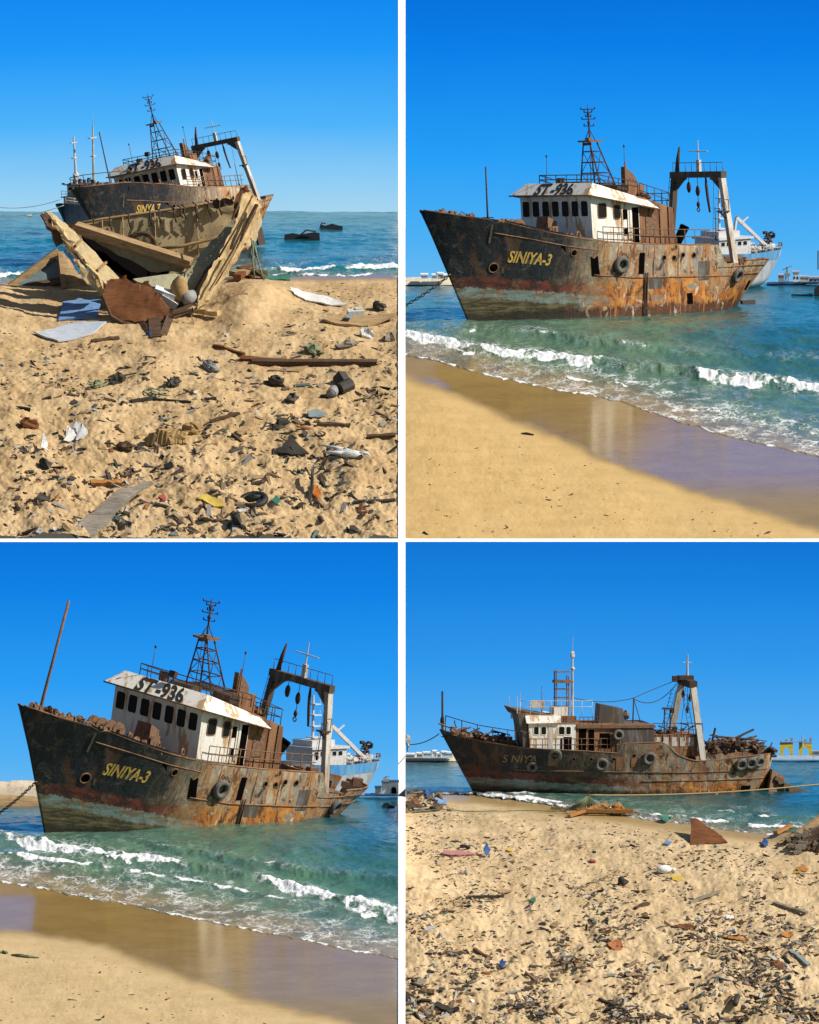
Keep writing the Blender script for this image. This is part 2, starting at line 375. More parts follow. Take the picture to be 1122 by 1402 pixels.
        b = g.bump(n2, .35 if 'smooth' not in nm and 'left' not in nm else .15, .08); b = g.bump(n3, .4, .02, b)
        wv = g.noise(1.4, g.scale(g.obj(), (.35, 1, 1)), 3)
        bw = g.bump(wv, .06, .08, g.bump(g.noise(2.2, g.scale(g.obj(), (.12, 1.6, 1.6)), 3), .07, .06))
        mn = g.n.new('ShaderNodeMix'); mn.data_type = 'VECTOR'; g.put(mn.inputs[0], wn); g.put(mn.inputs[4], b); g.put(mn.inputs[5], bw)
        rg = g.m('SUBTRACT', .9, g.m('MULTIPLY', wn, .80))
        M[nm] = g.done(c, rg, mn.outputs[1], 0, g.m('ADD', .12, g.m('MULTIPLY', wn, .13)))
    # sea
    def sea(name, deep, mid, shallow):
        g = NG(name); sh = g.attr('shal'); fo = g.attr('foam'); la = g.attr('lace')
        n1 = g.noise(.5, g.scale(g.obj(), (1, .35, 1)), 4)
        c = g.mix(g.step(sh, 0, .55), deep, mid); c = g.mix(g.step(sh, .5, 1), c, shallow)
        c = g.mix(g.m('MULTIPLY', g.step(n1, .4, .65), .45), c, tuple(x * .55 for x in deep))
        wp = g.n.new('ShaderNodeVectorMath'); wp.operation = 'ADD'
        nz = g.n.new('ShaderNodeTexNoise'); g.put(nz.inputs['Vector'], g.obj()); nz.inputs['Scale'].default_value = 1.1; nz.inputs['Detail'].default_value = 4
        g.put(wp.inputs[0], g.obj()); sc = g.n.new('ShaderNodeVectorMath'); sc.operation = 'SCALE'; g.put(sc.inputs[0], nz.outputs['Color']); sc.inputs['Scale'].default_value = 1.6; g.put(wp.inputs[1], sc.outputs[0])
        v1 = g.voro(1.25, g.scale(wp.outputs[0], (1, .5, 0)), 'DISTANCE_TO_EDGE'); v2 = g.voro(3.3, g.scale(wp.outputs[0], (1, .45, 0)), 'DISTANCE_TO_EDGE')
        ln = g.m('MAXIMUM', g.step(v1, .075, .02), g.m('MULTIPLY', g.step(v2, .10, .03), .6))
        br = g.step(g.noise(.8, g.scale(g.obj(), (1, .5, 1)), 4), .40, .62)
        lace = g.m('MULTIPLY', g.m('MULTIPLY', ln, la), br)
        fn = g.m('ADD', fo, g.m('MULTIPLY', g.m('SUBTRACT', g.noise(3.5, None, 5, .75), .5), .9))
        fm = g.step(fn, .44, .66); tot = g.m('MAXIMUM', lace, g.m('MULTIPLY', fm, g.step(fo, .02, .2)), clamp=True)
        c = g.mix(tot, c, (.80, .82, .82))
        w1 = g.noise(1.0, g.scale(g.obj(), (1, .5, 1)), 5, .6, .3); w2 = g.noise(5, g.scale(g.obj(), (1, .6, 1)), 4, .65)
        b = g.bump(w1, .5, .35); b = g.bump(w2, .4, .07, b); b = g.bump(g.m('MULTIPLY', tot, g.noise(9, None, 4)), .6, .12, b)
        rg = g.m('ADD', .12, g.m('MULTIPLY', tot, .7))
        return g.done(c, rg, b, 0, g.m('SUBTRACT', .24, g.m('MULTIPLY', tot, .2)), 1.33)
    M['sea_a'] = sea('teal_sea_water', (.004, .10, .125), (.012, .15, .15), (.18, .22, .15))
    M['sea_b'] = sea('green_blue_sea_water', (.005, .10, .135), (.085, .18, .115), (.30, .22, .11))
    M['sea_c'] = sea('sea_water', (.005, .10, .13), (.08, .18, .12), (.28, .21, .11))
    M['sea_d'] = sea('dark_teal_sea_water', (.004, .09, .115), (.06, .15, .105), (.2, .17, .11))
# ------------------------------------------------------------------ the four stretches of coast
class Shore:
    """one stretch of ground and sea: rows of the picture unrolled to depth by the slope of the ground there"""
    def __init__(s, x0, x1, yh, yb, dh, prof):
        s.x0, s.x1, s.yh, s.yb = x0, x1, yh, yb
        ys = np.arange(yh, yb + 40, .25); al = np.interp(ys, [p[0] for p in prof], [p[1] for p in prof])
        s.ys = ys; s.ds = dh - np.concatenate([[0], np.cumsum(.25 / PPM / np.tan(np.radians(al[:-1])))])
        s.h = lambda px, py: np.zeros_like(np.asarray(px, float)); s.G = None
    def d(s, py): return np.interp(py, s.ys, s.ds)
    def pts(s, px, py, lift=0.0):
        px = np.asarray(px, float); py = np.asarray(py, float); d = s.d(py); v = (701 - py) / PPM
        return np.stack([(px - 561) / PPM + 0 * d, d * CS + v * SN, v * CS - d * SN + lift], -1)
    def g(s, px, py, lift=0.0):
        if s.G is None or not (s.G[1] <= py < s.yb - 1.1 and s.x0 <= px < s.x1 - 1.5):
            a = np.array([float(px)]); b = np.array([float(py)]); hh = float(s.h(a, b)[0])
        else:
            g, y0, sx, sy = s.G; fx = (px - s.x0) / sx; fy = (py - y0) / sy; i = int(fx); j = int(fy); fx -= i; fy -= j
            hh = float((g[j, i] * (1 - fx) + g[j, i + 1] * fx) * (1 - fy) + (g[j + 1, i] * (1 - fx) + g[j + 1, i + 1] * fx) * fy)
        k = (py - s.ys[0]) * 4; i = min(max(int(k), 0), len(s.ds) - 2); d = s.ds[i] + (s.ds[i + 1] - s.ds[i]) * (k - i); v = (701 - py) / PPM
        return Vector(((px - 561) / PPM, d * CS + v * SN, v * CS - d * SN + hh + lift))
    def nrm(s, px, py):
        a = s.g(px + 2, py) - s.g(px - 2, py); b = s.g(px, py - 2) - s.g(px, py + 2)
        return a.cross(b).normalized()

A = Shore(-120, 546, 290, 738, 163, [(290, 4), (345, 4), (372, 8), (400, 13), (470, 18), (560, 23), (740, 29)])
B = Shore(555, 1242, 388, 738, 212, [(388, 4), (438, 4), (455, 10), (480, 15), (513, 15), (527, 10.4), (640, 9.2), (745, 13)])
C = Shore(-120, 546, 1089, 1440, 30, [(1089, 4), (1138, 4), (1155, 10), (1185, 15), (1213, 15), (1231, 10.4), (1360, 9.2), (1410, 11)])
D = Shore(555, 1242, 1040, 1440, 60, [(1040, 4), (1086, 4), (1105, 9), (1130, 14), (1200, 19), (1290, 24), (1410, 29)])

def mesh_xy(sh, y0, y1, stx=1.5, sty=1.0):
    xs = np.arange(sh.x0, sh.x1 + .01, stx); ys = np.arange(y0, y1 + .01, sty)
    return np.meshgrid(xs, ys)

def lin(tab): return lambda x: np.interp(x, [p[0] for p in tab], [p[1] for p in tab])

def sea_sheet(sh, mat, edge, shal, amp, breakers, lace, name='sea', y0=None, foam_edge=1.0):
    """edge(px): the picture row where the water ends"""
    ymax = float(np.max(edge(np.arange(sh.x0, sh.x1)))) + 2
    X, Y = mesh_xy(sh, sh.yh, ymax, 1.25, .6)
    E = edge(X) + 2.2 * fbm(X * .045, X * 0, 4, 3) + 1.2 * fbm(X * .2, X * 0, 2, 5)
    d = sh.d(Y); xm = X / PPM
    near = sst(sh.yh, sh.yh + 60, Y)
    a = amp * (.35 + .65 * near) * sst(2, 60, E - Y)
    h = a * (1.1 * fbm(xm * .16 + d * .02, d * .22, 3, 21) + .75 * fbm(xm * .5, d * .6, 3, 22) + .35 * fbm(xm * 1.6, d * 1.7, 2, 23))
    foam = np.zeros_like(X); lc = np.zeros_like(X)
    for (cur, ht, wid, dens) in breakers:
        yc = cur(X) + 2.5 * fbm(X * .03, X * 0, 3, 31) + 1.0 * fbm(X * .14, X * 0, 2, 32); e = Y - yc
        H = ht(X); prof = np.where(e < 0, np.exp(-(e / 9.0) ** 2), np.exp(-(e / 5.5) ** 2))
        h = h + .72 * H * prof * (1 + .5 * fbm(X * .05, Y * .1, 4, 33))
        wd = .72 * wid(X) * (1 + .9 * fbm(X * .05, X * 0, 4, 34)); dn = dens(X)
        band = sst(-2.5, .5, e) * (1 - sst(wd * .55, wd, e)) * dn
        foam = np.maximum(foam, np.clip(band * (.86 + 1.05 * fbm(X * .06, Y * .16, 4, 35)), 0, 1))
        h = h + band * (.13 * fbm(X * .16, Y * .5, 4, 36) + .04)
        lc = np.maximum(lc, sst(-16, -3, e) * (1 - sst(0, wd * 2.2, e)) * .6 * np.maximum(dn, .3))
    lc = np.maximum(lc, lace(X, Y, E))
    ed = np.exp(-((E - Y - 1.2) / 1.5) ** 2) * foam_edge
    foam = np.maximum(foam, ed * (.55 + .5 * fbm(X * .09, X * 0, 3, 41)))
    h = h + .02 * ed + .014 - .06 * np.exp(-np.maximum(E - Y, -.5) / .7)
    P = sh.pts(X, Y, h)
    # seaward rows run on behind the horizon line a little
    o = grid_mesh(name, P, mat, dict(shal=np.clip(shal(X, Y, E), 0, 1), foam=foam, lace=np.clip(lc, 0, 1)), mask=(Y < E + .4))
    return tag(o, kind='structure')

def sand_sheet(sh, mat, y0, wet, hfun, name='sand', sty=1.0, stx=1.25):
    sh.h = hfun
    X, Y = mesh_xy(sh, y0, sh.yb, stx, sty)
    hh = hfun(X, Y); sh.G = (hh, y0, stx, sty)
    o = grid_mesh(name, sh.pts(X, Y, hh), mat, dict(wet=wet(X, Y)))
    return tag(o, kind='structure')

def sky_board(name, x0, x1, yt, yb, d, stops):
    z0 = at(0, yb, d).z; z1 = at(0, yt, d).z; y = at(0, (yb), d).y + .3
    g = NG(name + '_light'); z = g.xyz()[2]
    f = g.m('DIVIDE', g.m('SUBTRACT', z, z0), z1 - z0)
    f = g.m('ADD', f, g.m('MULTIPLY', g.m('SUBTRACT', g.noise(.09, g.scale(g.obj(), (.5, 1, 1.6)), 4, .6), .5), .10), clamp=True)
    x = g.xyz()[0]
    em = g.n.new('ShaderNodeEmission'); g.put(em.inputs[0], g.ramp(f, stops)); em.inputs[1].default_value = 1.0
    g.l.new(em.outputs[0], g.out.inputs[0])
    m = MB(); m.bx((x0 - 561) / PPM, (x1 - 561) / PPM, y, y + .2, z0 - .5, z1)
    o = m.build('sky', g.mat); return tag(o, kind='structure')

# ------------------------------------------------------------------ ship parts, in ship metres (x aft from the stem, y to the shown side is minus, z up)
class Hull:
    def __init__(s, tip, rake, end_top, end_wl, sheer, ws, ww, beam, tb=-2.6, lowend=1.2):
        s.tip, s.rake, s.et, s.ew, s.tb, s.le = tip, rake, end_top, end_wl, tb, lowend
        s.ss = [(u - tip) / (end_top - tip) for u, t in sheer]; s.st = [t for u, t in sheer]
        s.ws = ws; s.ww = ww; s.beam = beam
    def ts(s, k): return np.interp(k, s.ss, s.st)
    def stem(s, t): return np.where(t > 0, -s.rake * t, -.45 * t)
    def end(s, t): return np.where(t > 0, s.ew + (s.et - s.ew) * np.clip(t / 3, 0, 1), s.ew + s.le * t)
    def half(s, k, t):
        a = np.interp(k, [p[0] for p in s.ws], [p[1] for p in s.ws]) * s.beam
        b = np.interp(k, [p[0] for p in s.ww], [p[1] for p in s.ww]) * s.beam
        r = np.clip(t / s.ts(k), 0, 1.2)
        up = b + (a - b) * r ** 1.15
        q = np.clip(t / s.tb, 0, 1)
        return np.where(t >= 0, up, b * np.sqrt(np.maximum(1 - q ** 2 * .93, 0)))
    def w(s, u, t):
        k = (u - s.stem(t)) / (s.end(t) - s.stem(t)); return float(s.half(np.clip(k, 0, 1), t))
    def top(s, u):
        return float(np.interp((u - s.tip) / (s.et - s.tip), s.ss, s.st))
    def pt(s, u, t, off=0.0, side=1):
        return Vector((u, -side * (s.w(u, t) + off), t))

WS = [(0, .012), (.015, .16), (.04, .32), (.08, .5), (.13, .66), (.2, .82), (.3, .95), (.42, 1.0), (.72, 1.0), (.84, .95), (.92, .84), (.97, .66), (.99, .4), (1, .05)]
WW = [(0, .012), (.06, .13), (.12, .25), (.2, .43), (.3, .62), (.45, .84), (.7, .92), (.82, .78), (.92, .52), (.98, .26), (1, .04)]
HA = Hull(-3.9, .5, 26.3, 24.4, [(-3.9, 7.8), (-2.2, 7.38), (-.6, 7.05), (.1, 6.95), (.45, 6.6), (.7, 6.85), (3, 6.2), (6, 5.5), (8.8, 5.0), (14, 4.57), (19.2, 4.3), (19.45, 3.7), (19.7, 3.0), (21.9, 2.95), (22.1, 3.12), (24.5, 3.1), (26.3, 3.05)], WS, WW, 4.2)
HA1 = Hull(-3.9, .5, 26.3, 24.4, [(-3.9, 8.15), (-2.2, 7.95), (-.6, 7.75), (.1, 7.7), (3, 7.1), (6, 6.5), (8.8, 5.85), (14, 5.1), (19.2, 4.6), (19.45, 3.7), (19.7, 3.0), (21.9, 2.95), (22.1, 3.12), (24.5, 3.1), (26.3, 3.05)], WS, WW, 4.2)
HB = Hull(-3.2, .56, 26.3, 25.6, [(-3.2, 5.7), (-1.7, 5.25), (0, 4.8), (3.8, 4.25), (9, 4.0), (12, 3.8), (12.1, 4.65), (15.6, 4.75), (16.2, 4.5), (17, 3.7), (17.8, 3.35), (18.7, 3.1), (21, 3.15), (22, 3.35), (24.6, 3.55), (25.4, 3.6), (26.3, 3.6)], WS, WW, 4.0, -2.2)

def make_hull(H, mat, parent, name='hull', ns=150, nt=26, dent=.035, seed=0):
    k = np.linspace(0, 1, ns) ** 1.15; q = np.linspace(0, 1, nt)
    K, Q = np.meshgrid(k, q); T = H.tb + Q * (H.ts(K) - H.tb)
    U = H.stem(T) + K * (H.end(T) - H.stem(T)); W = H.half(K, T)
    dn = dent * fbm(U * .7, T * .7, 4, 51 + seed) * np.clip(W, 0, 1)
    m = None
    Pn = np.stack([U, -(W + dn), T], -1); Pf = np.stack([U, W + dn, T], -1)
    P = np.concatenate([Pn[:, ::-1], Pf], 1)
    o = grid_mesh(name, P, mat, parent=parent)
    bm = bmesh.new(); bm.from_mesh(o.data); bmesh.ops.remove_doubles(bm, verts=bm.verts, dist=.02); bmesh.ops.recalc_face_normals(bm, faces=bm.faces); bm.to_mesh(o.data); bm.free()
    return o

def make_deck(H, mat, parent, drop=.85, u0=-3.0, u1=25.6):
    us = np.linspace(u0, u1, 60); rows = []
    # a smooth deck line under the bulwark
    for u in us:
        t = min(H.top(u), np.interp(u, [H.tip, 9, 19, 26], [H.top(H.tip), H.top(8.8), H.top(14) - .2, 3.0])) - drop
        w = max(H.w(u, t) - .05, .05); rows.append([(u, -w, t), (u, 0, t + .08), (u, w, t)])
    P = np.array(rows); return grid_mesh('deck', P, mat, parent=parent)

def sheer_pts(H, u0, u1, dz=0.0, off=0.0, side=1, n=40, smooth=False):
    out = []
    for u in np.linspace(u0, u1, n):
        t = H.top(u); w = H.w(u, t) + off
        out.append(Vector((u, -side * w, t + dz)))
    return out

def strake(H, u0, u1, fn, r, mat, parent, name='rubbing_strake', off=.02, n=36):
    m = MB()
    m.path([H.pt(u, fn(u), off) for u in np.linspace(u0, u1, n)], r, 6)
    return m.build(name, mat, parent, True)

def railing(pts, h, mat, parent, name='railing', r=.032, rails=(1.0, .55), step=3, gap=None):
    m = MB(); top = [p + Vector((0, 0, h)) for p in pts]
    for f in rails: m.path([p + Vector((0, 0, h * f)) for p in pts], r, 5)
    for i in range(0, len(pts), step): m.tube(pts[i] - Vector((0, 0, .12)), top[i] + Vector((0, 0, .02)), r, n=5)
    return m.build(name, mat, parent, True)

def hull_patch(H, u, t, w, h, mat, parent, name, depth=.03, slant=0.0, proud=.012):
    """a plate or opening that follows the shell"""
    m = MB(); n = 3; P = []
    for j in range(n + 1):
        row = []
        for i in range(n + 1):
            tt = t + (j / n - .5) * h; uu = u + (i / n - .5) * w + slant * (tt - t)
            row.append(H.pt(uu, tt, proud))
        P.append(row)
    b = len(m.v)
    for row in P: m.v += [tuple(p) for p in row]
    for row in P: m.v += [tuple(p + Vector((0, depth, 0))) for p in row]
    N = (n + 1) ** 2
    for j in range(n):
        for i in range(n):
            a = j * (n + 1) + i; m.f.append((a, a + 1, a + n + 2, a + n + 1)); m.m.append(0)
            m.f.append((N + a, N + a + n + 1, N + a + n + 2, N + a + 1)); m.m.append(0)
    edge = [i for i in range(n + 1)] + [j * (n + 1) + n for j in range(1, n + 1)] + [n * (n + 1) + i for i in range(n - 1, -1, -1)] + [j * (n + 1) for j in range(n - 1, 0, -1)]
    for a, c in zip(edge, edge[1:] + edge[:1]):
        m.f.append((a, c, N + c, N + a)); m.m.append(0)
    return m.build(name, mat, parent)

def porthole(H, u, t, r, parent, name='porthole'):
    m = MB(); c = H.pt(u, t, .0)
    e = .05; ax = (H.pt(u + e, t) - H.pt(u - e, t)).cross(H.pt(u, t + e) - H.pt(u, t - e)).normalized()
    if ax.y > 0: ax = -ax
    m.mi = 0; m.torus(c + ax * .01, ax, r, r * .18, 18, 6)
    m.mi = 1; m.tube(c - ax * .05, c + ax * .025, r * .95, n=18)
    return m.build(name, [M['rust'], M['hole']], parent, True)

def text_mesh(s, size, shear=.0, bold=.0):
    cu = bpy.data.curves.new('t', 'FONT'); cu.body = s; cu.size = size; cu.shear = shear; cu.offset = bold; cu.resolution_u = 4
    ob = bpy.data.objects.new('t', cu); COL.objects.link(ob)
    dg = bpy.context.evaluated_depsgraph_get(); me = bpy.data.meshes.new_from_object(ob.evaluated_get(dg))
    V = [tuple(v.co) for v in me.vertices]; F = [tuple(p.vertices) for p in me.polygons]
    bpy.data.objects.remove(ob); bpy.data.curves.remove(cu); bpy.data.meshes.remove(me)
    return V, F

def lettering(s, size, fn, mat, parent, shear=0.0, bold=0.0, sx=1.0, name='lettering', keep=None):
    V, F = text_mesh(s, size, shear, bold)
    m = MB(); m.v = [tuple(fn(v[0] * sx, v[1])) for v in V]; m.f = F; m.m = [0] * len(F)
    o = m.build(name, mat, parent, fix=False)
    return o

def round_rect(w, h, r, n=3):
    out = []
    for cx, cy, a0 in ((w / 2 - r, h / 2 - r, 0), (-w / 2 + r, h / 2 - r, 90), (-w / 2 + r, -h / 2 + r, 180), (w / 2 - r, -h / 2 + r, 270)):
        for i in range(n + 1):
            a = R(a0 + 90 * i / n); out.append((cx + r * math.cos(a), cy + r * math.sin(a)))
    return out

def window(c, ex, ey, nrm, w, h, parent, frame_mat, pane='pane', name='window', r=.14):
    """rounded dark pane in a raised gasket; ex, ey span the wall, nrm points out"""
    c, ex, ey, nrm = Vector(c), Vector(ex).normalized(), Vector(ey).normalized(), Vector(nrm).normalized()
    m = MB(); P = round_rect(w, h, r); Q = round_rect(w + .12, h + .12, r + .05); n = len(P)
    pos = lambda p, o: c + ex * p[0] + ey * p[1] + nrm * o
    b = len(m.v)
    m.v += [tuple(pos(p, .035)) for p in P] + [tuple(pos(q, .035)) for q in Q] + [tuple(pos(q, -.02)) for q in Q] + [tuple(pos(p, .006)) for p in P]
    for i in range(n):
        j = (i + 1) % n
        for a, d_ in ((0, n), (n, 2 * n)):
            m.f.append((b + a + i, b + a + j, b + d_ + j, b + d_ + i)); m.m.append(0)
        m.f.append((b + i, b + 3 * n + i, b + 3 * n + j, b + j)); m.m.append(0)
    m.f.append(tuple(b + 3 * n + i for i in range(n))); m.m.append(1)
    return m.build(name, [frame_mat, M[pane]], parent)

def hexa(m, P): m.quadbox(P)

def lattice_mast(base, plat, top, hw, parent, mat, name='lattice_mast'):
    """four splayed legs with braces up to a platform, a pole with cross arms above"""
    m = MB(); b, p, t = Vector(base), Vector(plat), Vector(top)
    legs = []
    for sx, sy in ((-1, -1), (1, -1), (1, 1), (-1, 1)):
        q0 = b + Vector((sx * hw[0] * (1.0 if sx > 0 else .55), sy * hw[1], 0)); q1 = p + Vector((sx * .32, sy * .32, 0)); legs.append((q0, q1)); m.tube(q0, q1, .062, .05, 6)
    for f in (.22, .42, .62, .82):
        ring = [a.lerp(c, f) for a, c in legs]
        for i in range(4): m.tube(ring[i], ring[(i + 1) % 4], .04, n=5)
    for i in range(4):
        for f0, f1 in ((0, .42), (.42, .82)):
            a = legs[i][0].lerp(legs[i][1], f0); c = legs[(i + 1) % 4][0].lerp(legs[(i + 1) % 4][1], f1); m.tube(a, c, .028, n=4)
    m.box(b.lerp(p, .2) , (hw[0] * 1.5, hw[1] * 1.9, .10))
    o = m.build(name, mat, parent, True)
    k = MB(); k.box(p + Vector((0, 0, .05)), (1.15, 1.25, .12)); k.box(p + Vector((-.45, -.4, .2)), (.3, .3, .25)); k.box(p + Vector((.1, .4, -.15)), (.5, .25, .2))
    k.build('mast_platform', M['rust'], o)
    a = MB(); h = (t - p).length; d = (t - p).normalized()
    for sx, sy in ((-.25, -.25), (.25, -.25), (.25, .25), (-.25, .25)): a.tube(p + Vector((sx, sy, .1)), p + d * h * .34, .03, n=5)
    a.tube(p, p + d * h * .9, .07, .045, 7); a.tube(p + d * h * .88, t, .02, .012, 5)
    for f, l in ((.42, .55), (.6, .75), (.66, .3), (.78, .45), (.86, .8)):
        c = p + d * h * f; e = Vector((.55, -.83, 0)) * l * .62
        a.tube(c - e, c + e, .032, n=5)
        for sg in (-1, 1): a.tube(c + e * sg, c + e * sg + Vector((0, 0, .16)), .045, n=5)
    a.blob(p + d * h * .5, .12, .12, .16); a.blob(p + d * h * .73, .11, .11, .16)
    a.build('mast_pole', mat, o, True)
    return o

def gantry(u, wt, wb, tt, tb, parent, spread=.0, horn=True, name='gantry'):
    root = empty(name, parent=parent)
    m = MB(); m.bar((u, -wt - .3, tt), (u, wt + .3, tt), .5, .42); m.bar((u, -wt * .95, tt - .35), (u, -wt * .6, tt - .2), .4, .3); m.bar((u, wt * .95, tt - .35), (u, wt * .6, tt - .2), .4, .3)
    m.bar((u, -wt, tt - .9), (u, -wt * .62, tt - .15), .3, .25); m.bar((u, wt, tt - .9), (u, wt * .62, tt - .15), .3, .25)
    m.build('beam', M['steel'], root)
    for sg in (-1, 1):
        l = MB(); l.bar((u, sg * wt, tt + .15), (u, sg * wb, tb - .6), .34, .42, (1, 0, 0))
        lo = l.build('leg', M['pale_steel'] if sg < 0 else M['steel'], root)
        if sg < 0: lo['label'] = 'pale worn leg'
        f = MB(); c = Vector((u, sg * wt, tt)).lerp(Vector((u, sg * wb, tb)), .42)
        f.box(c + Vector((-.35, 0, 0)), (.75, .55, .09)); f.bar(c + Vector((-.6, 0, -.05)), c + Vector((-.1, 0, -.55)), .09, .09)
        for dx in (-.7, -.05):
            f.tube(c + Vector((dx, -.25, 0)), c + Vector((dx, -.25, .8)), .025, n=5)
        f.path([c + Vector((-.7, -.25, .8)), c + Vector((-.05, -.25, .8))], .025, 5)
        f.build('step_platform', M['dark'], lo)
        ld = MB()
        p0 = Vector((u - .35, sg * wt, tt)); p1 = Vector((u - .35, sg * wb, tb))
        for o_ in (-.16, .16): ld.tube(p0 + Vector((0, o_, 0)), p1 + Vector((0, o_, 0)), .02, n=4)
        for i in range(1, 14):
            c = p0.lerp(p1, i / 14); ld.tube(c + Vector((0, -.16, 0)), c + Vector((0, .16, 0)), .016, n=4)
        if sg > 0: ld.build('ladder', M['dark'], lo)
    rp = [Vector((u + .0, w, tt + .2)) for w in np.linspace(-wt - .2, wt + .2, 9)]
    railing(rp, .62, M['steel'], root, 'beam_railing', .024, (1.0,), 1)
    c = MB(); c.bar((u, -.1, tt + .2), (u, -.1, tt + 1.0), .3, .22, (1, 0, 0)); c.tube((u, -.1, tt + .9), (u, -.1, tt + 2.35), .06, .03, 6); c.tube((u, -.1 - .95, tt + 1.6), (u, -.1 + .95, tt + 1.62), .04, n=5)
    c.build('signal_cross', M['pale_steel'], root)
    if horn:
        h = MB(); h.path([(u, wt - .2, tt + .2), (u, wt - .35, tt + 1.1), (u, wt - .55, tt + 1.9)], [.16, .13, .07], 6); h.build('davit_horn', M['dark'], root, True)
    return root

def block(u, w, t, drop, parent, kind=0):
    m = MB(); m.tube((u, w, t), (u, w, t - drop), .022, n=5)
    z = t - drop
    if kind == 2:
        m.path([(u, w, z + .2), (u, w - .05, z - .5), (u + .02, w - .12, z - 1.3), (u, w - .3, z - 2.3)], [.05, .11, .10, .07], 6)
    else:
        m.blob((u, w, z - .22), .12, .2, .38, 10, 6, .04); m.tube((u - .14, w, z - .25), (u + .14, w, z - .25), .09, n=8)
        if kind == 1:
            m.tube((u, w, z - .5), (u, w, z - 1.0), .025, n=5); m.blob((u, w, z - 1.15), .1, .15, .22, 8, 5, .05); m.torus((u, w, z - 1.5), (1, 0, 0), .13, .04, 12, 6)
    return m.build('hanging_block', M['dark'], parent, True)

def winch(m, u, w, t, s=1.0):
    for d_ in (-.9, -.3, .3, .9):
        m.tube((u, w + d_ * s - .06, t + .45 * s), (u, w + d_ * s + .06, t + .45 * s), .48 * s, n=14)
    m.tube((u, w - 1.2 * s, t + .45 * s), (u, w + 1.2 * s, t + .45 * s), .22 * s, n=10)
    m.box((u + .5 * s, w, t + .35 * s), (.5 * s, .8 * s, .7 * s)); m.box((u, w, t + .05), (1.4 * s, 2.6 * s, .12))

def tyre(c, ax, Rr, label, rot=0, squash=.8, group='old tyres hung along the wrecked trawlers as fenders'):
    o = empty('tyre', c, label, 'tyre', group)
    m = MB(); m.torus((0, 0, 0), ax, Rr * .72, Rr * .29, 28, 10, 1.05); m.build('tread', M['rubber'], o, True)
    k = MB(); k.torus((0, 0, 0), ax, Rr * .46, Rr * .05, 24, 6); k.build('bead', M['dark'], o, True)
    return o

def wheelhouse(parent, u0, u1, hw, tb, tt, slope=0.0):
    m = MB(); t1 = tt - slope * (u1 - u0)
    m.quadbox([(u0, -hw, tb), (u1, -hw, tb), (u1, hw, tb), (u0, hw, tb), (u0 - .12, -hw, tt), (u1, -hw, t1), (u1, hw, t1), (u0 - .12, hw, tt)])
    return m.build('wheelhouse', M['white'], parent)

def chain(pts, r, label, cat='chain', mat='chain', links=True, name='mooring_chain'):
    """a sagging chain of real links"""
    m = MB(); pts = [Vector(p) for p in pts]
    tot = sum((pts[i + 1] - pts[i]).length for i in range(len(pts) - 1))
    if links:
        st = r * 4.2; n = int(tot / st); k = 0
        for i in range(n):
            f = i / max(n - 1, 1) * (len(pts) - 1); a = int(min(f, len(pts) - 2)); p = pts[a].lerp(pts[a + 1], f - a); d = (pts[a + 1] - pts[a]).normalized()
            sd = d.cross(Vector((0, 0, 1))).normalized(); up = sd.cross(d)
            ax = sd if i % 2 else up; q = ax.cross(d)
            loop = [p + d * (r * 2.6 * math.cos(t_)) + q * (r * 1.5 * math.sin(t_)) for t_ in np.linspace(0, 2 * math.pi, 9)]
            m.path(loop, r * .55, 5)
    else:
        m.path(pts, r, 6)
    o = m.build(name, M[mat], None, True); return tag(o, label, cat)

def sag(p, q, s, n=16):
    p, q = Vector(p), Vector(q); return [p.lerp(q, i / n) - Vector((0, 0, s * 4 * (i / n) * (1 - i / n))) for i in range(n + 1)]
# ------------------------------------------------------------------ the trawlers
def ship_root(name, label, group, px, py, d, psi, sc, roll, lift=0.0, heel=0.0):
    o = empty(name, label=label, cat='ship', group=group)
    o.matrix_world = Matrix.Translation(at(px, py, d) + Vector((0, 0, lift))) @ Matrix.Rotation(R(roll), 4, 'Y') @ Matrix.Rotation(R(psi), 4, 'Z') @ Matrix.Rotation(R(heel), 4, 'X') @ Matrix.Scale(sc, 4)
    return o

